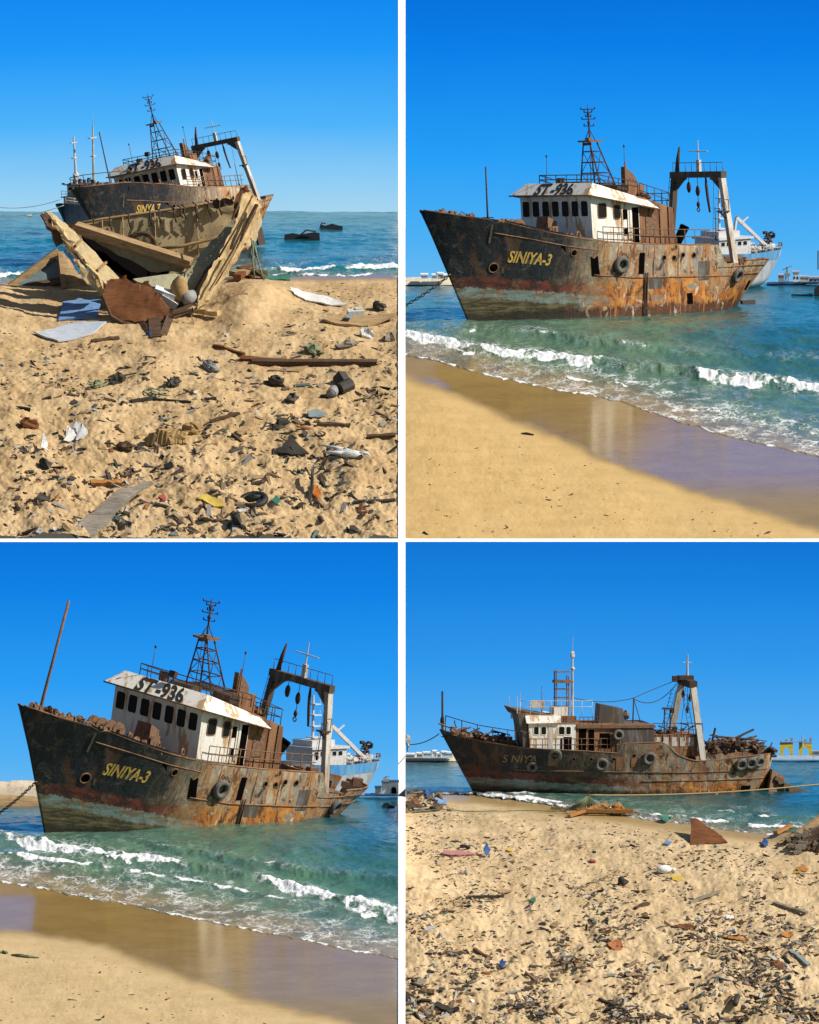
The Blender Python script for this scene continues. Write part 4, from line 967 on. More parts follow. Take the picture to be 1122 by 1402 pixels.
def moored_navy(root):
    """the dark blue ship with white upperworks at the far left"""
    H = Hull(-2.4, .5, 16, 15, [(-2.4, 5.2), (0, 4.7), (4, 4.0), (16, 3.4)], WS, WW, 3.4, -1.5)
    make_hull(H, M['navy_hull'], root, ns=80, nt=16); make_deck(H, M['deck'], root, .5, -1.6, 15)
    m = MB(); m.bx(3.6, 9, -2.6, 2.6, 3.2, 5.6); m.bx(4.2, 8, -2.2, 2.2, 5.6, 7.6); w = m.build('wheelhouse', M['white_clean'], root)
    for y in np.linspace(-1.6, 1.6, 4): window((4.2, y, 7.0), (0, 1, 0), (0, 0, 1), (-1, 0, 0), .6, .5, w, M['white_clean'], r=.08)
    for u in np.linspace(4.9, 7.5, 4): window((u, -2.2, 7.0), (1, 0, 0), (0, 0, 1), (0, -1, 0), .6, .5, w, M['white_clean'], r=.08)
    m = MB(); m.bx(3.4, 9.2, -3, 3, 5.6, 5.75); m.bx(3.8, 8.3, -2.6, 2.6, 7.6, 7.75); m.build('roof', M['steel'], w)
    m = MB(); m.tube((5.2, 1.0, 7.7), (5.2, 1.2, 15.5), .24, .14, 7); m.box((5.2, 1.1, 12), (1.6, .5, .16)); m.box((5.2, 1.15, 14.5), (2.2, .3, .14)); m.blob((5.2, 1, 9), .5, .5, .8); m.build('white_mast', M['white_clean'], root)
    m = MB(); m.tube((6.5, -1.5, 7.7), (6.5, -1.7, 17.2), .22, .12, 7); m.box((6.5, -1.6, 15.2), (2.4, .5, .16)); m.box((6.5, -1.6, 12.2), (1.2, .5, .16)); m.tube((6.5, -1.7, 17), (6.5, -1.7, 19.2), .04, n=5); m.build('rusty_mast', M['pale_steel'], root)
    railing([p for p in sheer_pts(H, -2, 3.4, 0, -.1, 1, 10)], 1.0, M['pale_steel'], root, 'bow_railing', .04, (1, .5), 2)
    railing([Vector((3.5, w, 5.7)) for w in np.linspace(-2.9, 2.9, 8)], 1.0, M['pale_steel'], root, 'deck_railing', .04, (1, .5), 1)
    rnd = random.Random(8); m = MB()
    for _ in range(24): m.box((rnd.uniform(3, 8.5), rnd.uniform(-2.9, 2.5), rnd.choice([4.8, 6.2, 8.0]) + rnd.uniform(-.2, .4)), (rnd.uniform(.2, .7), rnd.uniform(.2, .7), rnd.uniform(.2, .8)))
    tag(m.build('deck_gear', M['steel'], root), kind='stuff')
# ------------------------------------------------------------------ build
make_materials()
rnd = random.Random(5)

# --- sky over each stretch of coast
sky_board('sky_a', -122, 550, -70, 292, 163.2, [(0.000, (.33, 0.572, .74)), (0.099, (.24, 0.529, .78)), (0.331, (.065, 0.389, .82)), (0.622, (.012, 0.270, .80)), (0.829, (.005, 0.216, .75))])
sky_board('sky_b', 550, 1244, -70, 390, 212.2, [(0.000, (.13, 0.421, .74)), (0.130, (.065, 0.378, .78)), (0.389, (.016, 0.297, .80)), (0.692, (.003, 0.189, .70)), (0.865, (.002, 0.146, .62))])
sky_board('sky_c', -122, 550, 741, 1091, 30.2, [(0, (.15, 0.432, .75)), (.15, (.075, 0.378, .77)), (.45, (.02, 0.286, .77)), (.8, (.005, 0.194, .68)), (1, (.003, 0.151, .60))])
sky_board('sky_d', 550, 1244, 741, 1042, 60.2, [(0, (.11, 0.389, .74)), (.15, (.07, 0.346, .74)), (.45, (.025, 0.270, .71)), (.8, (.008, 0.194, .63)), (1, (.005, 0.157, .58))])

# --- ground heights
def mounds(lst):
    def f(px, py):
        h = 0
        for (cx, cy, rx, ry, a) in lst:
            q = ((px - cx) / rx) ** 2 + ((py - cy) / ry) ** 2; h = h + a * np.exp(-q)
        return h
    return f
edgeA = lin([(-10, 388), (60, 385), (150, 381), (300, 380), (420, 378), (560, 377)])
edgeB = lin([(550, 485), (590, 493), (620, 502), (680, 516), (760, 534), (850, 549), (880, 560), (930, 578), (1000, 598), (1060, 612), (1130, 627)])
edgeC = lin([(-10, 1206), (40, 1214), (100, 1226), (180, 1240), (250, 1255), (330, 1272), (420, 1288), (480, 1301), (560, 1317)])
edgeD = lin([(550, 1090), (600, 1090), (650, 1089), (700, 1095), (760, 1104), (830, 1114), (900, 1124), (960, 1132), (1020, 1140), (1070, 1145), (1130, 1148)])
mA = mounds([(352, 415, 45, 22, 1.1), (330, 440, 30, 22, .5), (270, 612, 55, 22, .55), (175, 720, 60, 26, .9), (150, 553, 40, 16, .4), (80, 380, 60, 12, .2), (470, 470, 60, 20, .2), (520, 640, 50, 20, .3), (40, 640, 50, 20, .3), (215, 705, 35, 20, .5)])
def craters(X, Y, sc, seed):
    h = 0
    for s_ in (0, 1):
        cx = np.floor(X / sc + s_ * .5); cy = np.floor(Y / (sc * .6) + s_ * .5)
        jx = _h(cx, cy, seed + s_) * .6 + .2; jy = _h(cx, cy, seed + 7 + s_) * .6 + .2; r = .12 + .22 * _h(cx, cy, seed + 3 + s_)
        fx = X / sc + s_ * .5 - cx - jx; fy = Y / (sc * .6) + s_ * .5 - cy - jy; q = (fx * fx + fy * fy) / (r * r)
        h = h - np.exp(-q * 1.6) + .45 * np.exp(-((np.sqrt(q) - 1.35) / .45) ** 2)
    return h
def hA(px, py):
    px = np.asarray(px, float); py = np.asarray(py, float); k = sst(372, 400, py); g = .4 + .6 * sst(400, 700, py)
    return mA(px, py) - .8 * sst(3, 25, edgeA(px) - py) + k * g * (.75 * fbm(px * .014, py * .022, 4, 61) + .21 * fbm(px * .05, py * .09, 4, 62) + .085 * fbm(px * .2, py * .36, 3, 63) + .055 * craters(px, py, 34, 64) + .03 * craters(px, py, 13, 69)) + .05 * k
def hD(px, py):
    px = np.asarray(px, float); py = np.asarray(py, float); ed = np.interp(px, [555, 600, 650, 720, 800, 900, 1000, 1128], [1091, 1091, 1090, 1100, 1112, 1124, 1138, 1148])
    k = sst(4, 34, py - ed); g = .4 + .6 * sst(1110, 1380, py)
    m = .7 * np.exp(-((px - 575) / 28) ** 2 - ((py - 1098) / 7) ** 2) + .35 * np.exp(-((px - 1002) / 26) ** 2 - ((py - 1312) / 12) ** 2) + .5 * np.exp(-((px - 1110) / 40) ** 2 - ((py - 1158) / 12) ** 2)
    return m - .8 * sst(3, 25, ed - py) + k * g * (.58 * fbm(px * .016, py * .025, 4, 71) + .18 * fbm(px * .055, py * .1, 4, 72) + .085 * fbm(px * .2, py * .36, 3, 73) + .05 * craters(px, py, 28, 74) + .028 * craters(px, py, 11, 79))
wetB = lin([(550, 514), (610, 536), (700, 574), (770, 604), (850, 640), (950, 673), (1060, 709), (1130, 728)])
wetC = lin([(-10, 1276), (60, 1281), (150, 1300), (220, 1326), (290, 1352), (350, 1374), (430, 1392), (480, 1402), (560, 1418)])

def small(px, py, yb, sd): return .03 * fbm(np.asarray(px) * .03, np.asarray(py) * .05, 4, sd)
def hB(px, py):
    d = sst(-6, 40, np.asarray(py, float) - wetB(px)); return d * (.10 * fbm(np.asarray(px) * .012, np.asarray(py) * .02, 3, 81) + .03 * fbm(np.asarray(px) * .07, np.asarray(py) * .12, 4, 82) + .012 * fbm(np.asarray(px) * .3, np.asarray(py) * .4, 2, 83) + .02) - .03 - .8 * sst(3, 25, edgeB(px) - np.asarray(py, float))
def hC(px, py):
    d = sst(-6, 40, np.asarray(py, float) - wetC(px)); return d * (.10 * fbm(np.asarray(px) * .012, np.asarray(py) * .02, 3, 91) + .03 * fbm(np.asarray(px) * .07, np.asarray(py) * .12, 4, 92) + .012 * fbm(np.asarray(px) * .3, np.asarray(py) * .4, 2, 93) + .02) - .03 - .8 * sst(3, 25, edgeC(px) - np.asarray(py, float))

sand_sheet(A, M['sand_rough'], 366, lambda X, Y: (1 - sst(2, 9, Y - edgeA(X))), hA)
sand_sheet(B, M['sand_smooth'], 470, lambda X, Y: 1 - sst(-10, 9, Y - wetB(X) + 5 * fbm(X * .03, Y * .04, 3, 5)), hB)
sand_sheet(C, M['sand_left'], 1195, lambda X, Y: 1 - sst(-10, 10, Y - wetC(X) + 5 * fbm(X * .03, Y * .04, 3, 6)), hC)
sand_sheet(D, M['sand_pale'], 1082, lambda X, Y: (1 - sst(5, 18, Y - edgeD(X))) * .75, hD)

z0 = lambda v: (lambda X: np.full_like(np.asarray(X, float), v))
sea_sheet(A, M['sea_a'], edgeA, lambda X, Y, E: .75 * (1 - sst(0, 14, E - Y)) + .12, .17,
          [(lin([(-10, 379), (150, 374), (330, 371), (560, 367)]), z0(.26), z0(6), lin([(-10, .95), (60, .8), (150, .3), (330, .5), (380, .9), (460, .7), (560, .95)])), (lin([(-10, 364), (560, 355)]), z0(.2), z0(2.5), z0(.12))],
          lambda X, Y, E: .3 * (1 - sst(2, 14, E - Y)))
sea_sheet(B, M['sea_b'], edgeB, lambda X, Y, E: np.clip(.98 - sst(4, 42, E - Y) * .38 - sst(60, 150, E - Y) * .12 - .5 * sst(436, 398, Y) - .3 * sst(880, 1060, X) * sst(40, 110, E - Y), .05, 1), .16,
          [(lin([(550, 452), (600, 466), (640, 475), (690, 483), (760, 490), (840, 500), (900, 505), (960, 514), (1040, 522), (1130, 531)]), lin([(550, .15), (600, .38), (700, .3), (840, .45), (960, .6), (1060, .7), (1130, .5)]),
            lin([(550, 14), (600, 17), (680, 15), (760, 15), (830, 11), (900, 8), (965, 18), (1020, 17), (1060, 12), (1130, 20)]), lin([(550, .6), (575, .95), (740, .95), (835, .9), (850, .3), (945, .15), (962, .95), (1030, .95), (1045, .5), (1078, .6), (1090, .95), (1130, .95)])),
           (lin([(550, 450), (640, 452), (720, 458), (840, 474), (950, 484), (1130, 492)]), lin([(550, 0), (620, .22), (760, .42), (900, .4), (1000, .15), (1130, .1)]), z0(5), lin([(550, .1), (640, .5), (700, .35), (740, .7), (790, .25), (870, .5), (930, .1), (1130, .05)])),
           (edgeB_in := lin([(550, 478), (700, 506), (800, 520), (870, 530), (960, 552), (1130, 590)]), z0(.05), z0(4), lin([(550, .1), (700, .3), (850, .7), (900, .3), (1130, .4)]))],
          lambda X, Y, E: sst(0, 4, E - Y) * (1 - sst(30, 62, E - Y)) * lin([(550, .35), (700, .55), (850, .85), (950, 1), (1130, 1)])(X))
sea_sheet(C, M['sea_c'], edgeC, lambda X, Y, E: np.clip(.98 - sst(4, 45, E - Y) * .38 - sst(60, 150, E - Y) * .12 - .45 * sst(1138, 1100, Y) - .3 * sst(380, 500, X) * sst(40, 110, E - Y), .05, 1), .17,
          [(lin([(-10, 1142), (30, 1152), (80, 1162), (150, 1172), (220, 1182), (290, 1192), (350, 1200), (420, 1220), (490, 1240), (560, 1256)]), lin([(-10, .2), (60, .4), (250, .4), (330, .55), (420, .45), (560, .5)]),
            lin([(-10, 10), (40, 16), (120, 18), (180, 16), (250, 14), (330, 8), (385, 16), (440, 18), (560, 22)]), lin([(-10, .3), (25, .8), (50, .95), (140, .95), (190, .9), (250, .95), (262, .3), (345, .3), (365, .95), (560, .95)])),
           (lin([(-10, 1170), (60, 1178), (170, 1192), (260, 1206), (350, 1222), (420, 1238), (560, 1262)]), z0(.14), z0(6), lin([(-10, .9), (130, .8), (170, .35), (200, .9), (330, .7), (400, .4), (560, .3)])),
           (lin([(-10, 1150), (200, 1160), (330, 1178), (430, 1196), (560, 1210)]), lin([(-10, .1), (200, .3), (400, .45), (560, .45)]), z0(4), lin([(-10, .1), (200, .4), (270, .3), (350, .2), (380, .6), (420, .2), (560, .2)]))],
          lambda X, Y, E: sst(0, 4, E - Y) * (1 - sst(28, 58, E - Y)) * .8)
sea_sheet(D, M['sea_d'], edgeD, lambda X, Y, E: np.clip(.9 - sst(2, 14, E - Y) * .45 - sst(20, 50, E - Y) * .4, .05, 1), .13,
          [(lin([(550, 1083), (600, 1086), (660, 1088), (720, 1095), (800, 1105), (880, 1114), (960, 1123), (1040, 1131), (1130, 1137)]), z0(.16), lin([(550, 5), (700, 4), (1130, 6)]), lin([(550, .9), (590, .5), (620, .1), (670, .7), (730, .9), (770, .4), (830, .8), (900, .5), (960, .8), (1020, .4), (1060, .9), (1130, .5)])),
           (lin([(550, 1070), (700, 1088), (800, 1096), (900, 1103), (1000, 1113), (1130, 1124)]), z0(.12), z0(3), lin([(550, 0), (680, .1), (720, .7), (745, .2), (950, .1), (1020, .7), (1050, .6), (1080, .2), (1130, .6)]))],
          lambda X, Y, E: .35 * (1 - sst(4, 14, E - Y)))

# --- white partitions between the four stretches
def partition(px0, px1, py0, py1, d, label):
    m = MB(); a = at(px0, py1, d); b = at(px1, py0, d); cx = (a.x + b.x) / 2
    m.prism([(a.x, a.y, a.z), (b.x, a.y + .49, a.z), (b.x, a.y + .6, a.z), (a.x, a.y + .6, a.z)], (0, 0, b.z - a.z))
    return m
def rail(m, a, b): m.prism([(a.x, a.y, a.z), (a.x, a.y + .31, b.z), (a.x, a.y + .5, b.z), (a.x, a.y + .5, a.z)], (b.x - a.x, 0, 0))
m = partition(545.6, 555.4, 738, 1120, 29.5, '')
rail_c = (at(-122, 744.3, 29.6), at(550, 738, 29.6)); rail(m, *rail_c)
rail_d = (at(550, 744.3, 59.6), at(1244, 738, 59.6)); rail(m, *rail_d)
def kerb(m, sh, px0, px1, py0, py1, lift, bump=0.0):
    ys = np.linspace(py0, py1, 60)
    L = [sh.g(px0, y, lift + bump * math.exp(-((y - 1112) / 26) ** 2)) for y in ys]; Rr = [Vector(((px1 - 561) / PPM, p.y, p.z)) for p in L]; x0 = (px0 - 561) / PPM
    for i in range(len(ys) - 1):
        a, b = L[i], L[i + 1]; c, d_ = Rr[i + 1], Rr[i]; a = Vector((x0, a.y, a.z)); b = Vector((x0, b.y, b.z)); dz = Vector((0, 0, 3.2))
        m.quadbox([b - dz, c - dz, d_ - dz, a - dz, b, c, d_, a])
kerb(m, C, 545.6, 555.4, 1098, 1438, .09, 1.5)
tag(m.build('white_partition', M['partition']), 'white painted partition standing between the two lower beaches and under the upper ones', 'partition')
m = partition(545.6, 555.4, -8, 330, 162.5, ''); kerb(m, A, 545.6, 555.4, 296, 742, .09)
tag(m.build('white_partition', M['partition']), 'white painted partition standing between the littered beach with the boat wreck and the clean beach beside it', 'partition')

# --- trawlers
GT = 'rusting trawlers stranded off the beaches'
tb_ = ship_root('stranded_trawler', 'rusted trawler lying nearly level off the clean golden beach, thin upright pole on its bow', GT, 641, 440, float(B.d(440)), 42, 1.0, 0, 0, -3.5)
trawler_a(tb_, 'SINIYA-3', 2)
tc_ = ship_root('stranded_trawler', 'rusted trawler with raised bow and a tall bent pole leaning over its foredeck', GT, 61, 1140, float(C.d(1141)), 48, 1.14, 3.6, .1, 7.0)
trawler_a(tc_, 'SINIYA-3', 3)
ta_ = ship_root('stranded_trawler', 'rusted trawler tilting over behind the broken boat wreck on the littered sand', GT, 159, 365, float(A.d(366)), 58, .72, -8.0, .0, -5)
trawler_a(ta_, 'SINYA 7', 1)
td_ = ship_root('stranded_trawler', 'blackened trawler seen side on with three tyres at its collapsed stern', GT, 650, 1088, float(D.d(1087)), 12, .79, .6, .0)
trawler_b(td_)
bpy.context.view_layer.update()
tyre_on(tb_, HA, 10.7, 3.35, .62, 'worn tyre hanging amidships on the level trawler beside the clean beach')
tyre_on(tb_, HA, 21.6, 2.1, .55, 'worn tyre hanging below the gantry leg of the level trawler')
tyre_on(tc_, HA, 10.7, 3.35, .62, 'worn tyre hanging amidships on the trawler with the bent pole')
tyre_on(tc_, HA, 21.6, 2.1, .55, 'worn tyre hanging below the gantry leg of the trawler with the bent pole')
for (u, t, r, l) in ((6.3, 3.65, .62, 'tyre high on the blackened trawler just below its bridge railing'), (4.5, 2.6, .5, 'tyre low on the blackened trawler behind the faint name'), (10.4, 2.85, .62, 'tyre hanging at mid height under the brown deckhouse of the blackened trawler'),
                     (14.6, 3.35, .62, 'tyre on the blackened trawler forward of its gantry'), (22.85, 2.75, .58, 'foremost of the three tyres at the stern of the blackened trawler'), (23.75, 2.85, .58, 'middle one of the three tyres at the stern of the blackened trawler'), (24.6, 2.95, .52, 'aftmost of the three tyres at the stern of the blackened trawler')):
    tyre_on(td_, HB, u, t, r, l)
def tyre_free(root, p, ax, r, l):
    mw = root.matrix_world; tyre(mw @ Vector(p), (mw.to_3x3() @ Vector(ax)).normalized(), r * root.matrix_world.to_scale()[0], l)
tyre_free(td_, (12.0, -3.3, 5.35), (0, 1, 0), .5, 'tyre fixed high on the grey deckhouse of the blackened trawler')

o = ship_root('moored_trawler', 'pale blue and white trawler with a crane lying beyond the level rusted trawler', None, 936, 388, float(B.d(400)) + 1, 44, .50, 0, .0); moored_blue(o)
o['group'] = 'blue trawlers lying beyond the stranded ones'
o = ship_root('moored_trawler', 'pale blue and white trawler with a crane lying beyond the trawler with the bent pole', None, 374, 1089, float(C.d(1104)) + 1, 44, .54, 1.2, .0); moored_blue(o)
o['group'] = 'blue trawlers lying beyond the stranded ones'
o = ship_root('moored_trawler', 'dark navy ship with white upperworks lying behind the tilting trawler', None, 94, 320, float(A.d(322)), 62, .42, -2, .0); moored_navy(o)

# mooring chains and ropes
bp = tb_.matrix_world @ Vector((-1.6, 0, 3.2)); chain(sag(bp, at(544, 424, B.d(437)), .15), .065, 'rusty mooring chain running from the bow of the level trawler into the sea')
bp = tc_.matrix_world @ Vector((-1.5, 0, 3.0)); chain(sag(bp, at(-8, 1118, C.d(1136)), .12), .065, 'rusty mooring chain running from the bow of the trawler with the bent pole')
bp = td_.matrix_world @ Vector((-3.2, 0, 5.3)); chain(sag(bp, at(556, 1019, D.d(1080) + 1), .25), .035, 'thin mooring line from the bow of the blackened trawler', 'mooring line', 'dark', False, 'mooring_line')
m = MB(); m.blob(at(558.5, 1013, D.d(1080)), .22, .22, .35); m.blob(at(559, 1021, D.d(1080)), .12, .12, .4); tag(m.build('hanging_buoy', M['pale_steel']), 'pale weed-hung float on the mooring line of the blackened trawler', 'float')
chain(sag(at(-8, 283, A.d(330)), at(86, 272, A.d(330)), .3), .028, 'upper thin mooring line of the dark navy ship', 'mooring line', 'grey_hull', False, 'mooring_line')
chain(sag(at(-8, 294, A.d(330)), at(88, 281, A.d(330)), .3), .028, 'lower thin mooring line of the dark navy ship', 'mooring line', 'grey_hull', False, 'mooring_line')
chain(sag(D.g(806, 1102, .9), at(1130, 1073, D.d(1090)), .25, 30), .055, 'long straw coloured rope stretched over the water from the timber heap', 'rope', 'rope', False, 'beach_rope')
chain([D.g(x, 1113 + 1.2 * math.sin(x * .05), .12) for x in range(556, 770, 6)], .04, 'green rope lying along the top of the littered beach', 'rope', 'grope', False, 'beach_rope')

# --- far shores
def shore_strip(pts, d, base, mat, label=None):
    """low land: a ridge line of the given profile with real depth"""
    px = np.arange(pts[0][0], pts[-1][0] + .1, 1.0); top = np.interp(px, [p[0] for p in pts], [p[1] for p in pts])
    rows = []
    for k, f in enumerate((0, .35, .7, 1.0, .85, 0)):
        row = []
        for x, t in zip(px, top):
            j = .5 * fbm(np.array([x * .2]), np.array([k * .7]), 3, 99)[0]
            p = at(x, base - (base - t) * f + (j if 0 < k < 5 else 0), d - 1.6); p.y += k * .22; p.z -= k * .22 * math.tan(TH); row.append(p)
        rows.append(row)
    o = grid_mesh('hills', np.array(rows), mat); return tag(o, kind='structure')
def building(px0, px1, py0, py1, d, mat, label, cat='building', group=None, dep=3.0, name='far_building', win=0, roof=None):
    d -= 1.4; a = at(px0, py1, d); b = at(px1, py0, d); root = empty(name, ((a.x + b.x) / 2, a.y, a.z), label, cat, group)
    w, h = (b.x - a.x) / 2, b.z - a.z
    m = MB(); m.bx(-w, w, 0, dep, 0, h); wl = m.build('wall', M[mat], root)
    m = MB(); m.bx(-w - .04, w + .04, -.04, dep + .04, h, h + .1); m.build('roof', M[roof or 'far_grey'], root)
    for i in range(win):
        m = MB(); x = -w + (i + .5) * 2 * w / win; m.bx(x - w / win * .4, x + w / win * .4, -.02, .05, h * .35, h * .65); m.build('window', M['pane'], root)
    return root
shore_strip([(-6, 302), (0, 300.5), (30, 300), (60, 301), (72, 303)], A.d(291.2), 304, M['far_tan'])
for i, (a, b, t) in enumerate(((10, 16, 298), (20, 25, 297.5), (27, 34, 298.5), (38, 43, 297), (46, 55, 298.5))):
    building(a, b, t, 301.5, A.d(292) - 1, ('far_white', 'far_tan', 'far_white', 'far_white', 'far_grey')[i], 'tiny pale building on the far shore behind the dark navy ship', group='tiny buildings on the far left shore', dep=1.2, roof='far_tan')
shore_strip([(552, 380), (575, 379), (590, 380.5), (600, 378), (612, 379), (640, 383), (660, 388)], B.d(389), 390, M['far_tan'])
for i, (a, b, t) in enumerate(((577, 586, 377.5), (592, 599, 378), (600, 607, 376), (607, 613, 378))):
    building(a, b, t, 382, B.d(389.5) - 1, ('far_white', 'far_white', 'far_tan', 'far_white')[i], 'small pale building on the far sandy shore left of the level trawler', group='pale buildings on the shore left of the level trawler', dep=1.2, roof='far_white')
shore_strip([(1050, 386), (1070, 384.5), (1128, 384)], B.d(389), 389, M['far_grey'])
building(1086, 1094, 374, 386, B.d(389.5) - 1, 'far_white', 'white square tower block at the far port right of the level trawler', dep=1.5, win=2)
building(1096, 1107, 380.5, 386, B.d(389.5) - 1, 'far_tan', 'low tan port shed beside the white tower block', 'shed', dep=1.5)
building(1108, 1126, 381.5, 386, B.d(389.5) - 1, 'far_grey', 'low grey port shed at the edge of the clean beach view', 'shed', dep=1.5, win=3)
building(1066, 1074, 378, 386, B.d(389.5) - 1, 'far_grey', 'grey port store just past the stern of the blue trawler', 'shed', dep=1.5)
def tower(px, py0, py1, d, label, arm=4, name='port_crane', mat='far_grey'):
    root = empty(name, at(px, py1, d - 1.6), label, 'crane'); h = (py1 - py0) / PPM
    m = MB(); m.tube((-.12, 0, 0), (0, 0, h), .05, n=5); m.tube((.12, 0, 0), (0, 0, h), .05, n=5); m.box((0, 0, h * .5), (.4, .3, .2)); m.build('tower', M[mat], root)
    m = MB(); m.tube((-arm / PPM, 0, h * .8), (arm / PPM, 0, h * 1.05), .035, n=5); m.build('jib', M[mat], root); return root
tower(1078, 365, 386, B.d(389.5) - 1.2, 'slender grey port crane right of the level trawler', 6)
# hulks off the level trawler
def hulk(pts, sh, row, label, name='sunken_hulk', dep=1.6, mat='black_hulk'):
    d = float(sh.d(row)); m = MB(); P = [at(x, y, d) for x, y in pts]; m.prism(P, (0, dep, dep * -.07)); n = len(m.v)
    rr = random.Random(len(label))
    o = m.build(name, M[mat]); return tag(o, label, 'wreck')
hulk([(1115, 404), (1115, 396), (1119, 391), (1130, 391), (1130, 404)], B, 404, 'dark sunken hulk at the edge of the sea right of the level trawler')
hulk([(1083, 404.5), (1085, 402.5), (1098, 403), (1112, 402), (1114, 404.5)], B, 404, 'low dark strip of wreckage just left of the sunken hulk')
hulk([(1119.5, 343), (1119.5, 369), (1121, 369), (1121, 343)], B, 389, 'thin dark distant mast at the edge of the clean beach view', 'distant_mast', .1)
hulk([(523, 1106), (524, 1102), (527, 1099), (532, 1099), (534, 1102), (541, 1104), (541, 1106)], C, 1106, 'dark rounded hulk in the sea beyond the blue trawler')
hulk([(389, 329), (390, 321), (401, 319), (410, 321), (430, 318), (438, 319), (438, 328)], A, 329, 'larger dark hulk lying in the water right of the wreck')
hulk([(437, 314), (439, 307), (446, 309), (455, 306), (461, 308), (470, 310), (469, 314)], A, 314, 'smaller dark hulk farther out behind the larger one')
m = MB(); d_ = A.d(314) - .2
m.path([at(440, 309, d_), at(441, 305, d_), at(446, 306, d_)], .05, 5); m.path([at(412, 321, A.d(329) - .2), at(420, 315, A.d(329) - .2), at(433, 317, A.d(329) - .2)], .06, 5)
tag(m.build('bent_rail', M['dark']), 'bent rails sticking up from the two dark hulks', 'railing')
hulk([(52, 326), (70, 324), (84, 323), (84, 327), (53, 327)], A, 327, 'low dark barge in the sea left of the tilting trawler', 'sunken_barge')
# low sand shore behind the trawler with the bent pole
shore_strip([(-6, 1070), (10, 1070), (22, 1068), (40, 1069), (66, 1070), (80, 1080), (90, 1100)], C.d(1097) - 0, 1104, M['far_tan'])
shore_strip([(-6, 1087), (40, 1090), (66, 1092), (86, 1104)], C.d(1102), 1112, M['wood_tan'])
shore_strip([(470, 1087), (500, 1086), (545, 1085)], C.d(1090.5), 1090, M['far_grey'])
building(523, 546, 1071, 1087, C.d(1091) - .6, 'far_white', 'pale arched port building beyond the blue trawler', dep=1.0)
building(514, 522, 1079, 1087, C.d(1091) - .6, 'far_tan', 'small tan port store next to the arched building', 'shed', dep=1.0)
tower(529, 1063, 1073, C.d(1091) - .7, 'small grey lattice crane over the arched port building', 4)
m = MB(); m.prism([at(x, y, C.d(1091) - 2.06) for x, y in ((536, 1086.5), (536, 1080), (538, 1077.5), (541, 1077.5), (543, 1080), (543, 1086.5))], (0, .05, 0)); tag(m.build('archway', M['hole']), 'dark archway in the pale port building', 'archway')
# far shore and yellow gantries of the side-on trawler
shore_strip([(552, 1033), (570, 1032), (590, 1031), (625, 1033), (640, 1040)], D.d(1040.6), 1042, M['far_tan'])
for i, (a, b, t) in enumerate(((571, 579, 1033), (580, 592, 1032), (593, 598, 1030), (599, 604, 1033), (605, 611, 1031), (611, 620, 1032), (556, 568, 1034))):
    building(a, b, t, 1038, D.d(1041) - .8, ('far_tan', 'far_white', 'far_white', 'far_tan', 'far_white', 'far_white', 'far_tan')[i], 'small pale town building on the far shore left of the blackened trawler', group='town buildings left of the blackened trawler', dep=1.0, roof='far_white')
shore_strip([(1056, 1036), (1064, 1034.5), (1100, 1034), (1128, 1034.5)], D.d(1041), 1040, M['far_grey'])
for px0, px1, lb in ((1068, 1086, 'left yellow arched loading tower on the far pier'), (1094, 1112, 'right yellow arched loading tower on the far pier')):
    d = D.d(1042) - 2.2; root = empty('loading_tower', at((px0 + px1) / 2, 1034, d), lb, 'tower', 'yellow loading towers on the far pier'); w = (px1 - px0) / 40; h = 15 / PPM
    m = MB(); m.prism([(-w, 0, 0), (-w * .45, 0, 0), (-w * .45, 0, h * .45), (-w * .2, 0, h * .66), (w * .2, 0, h * .66), (w * .45, 0, h * .45), (w * .45, 0, 0), (w, 0, 0), (w, 0, h), (-w, 0, h)], (0, .6, 0)); m.build('arch', M['yellow_building'], root)
    m = MB(); m.bx(-w, w, 0, .6, h, h + .12)
    for k in range(3): m.bx(-w + k * w * .8, -w + k * w * .8 + .16, .1, .4, h + .12, h + .25 + .1 * k)
    m.build('machine_roof', M['far_grey'], root)
building(1112, 1122, 1030, 1034.5, D.d(1042) - .6, 'far_grey', 'low grey shed on the far pier beside the yellow towers', 'shed', dep=.5)
m = MB(); d = D.d(1042) - 2.3; m.tube(at(1068, 1016, d), at(1100, 1015, d), .03, n=4); m.tube(at(1099, 1006, d), at(1099, 1022, d), .04, n=4); tag(m.build('conveyor_bridge', M['far_grey']), 'thin conveyor bridge joining the two yellow loading towers', 'conveyor')
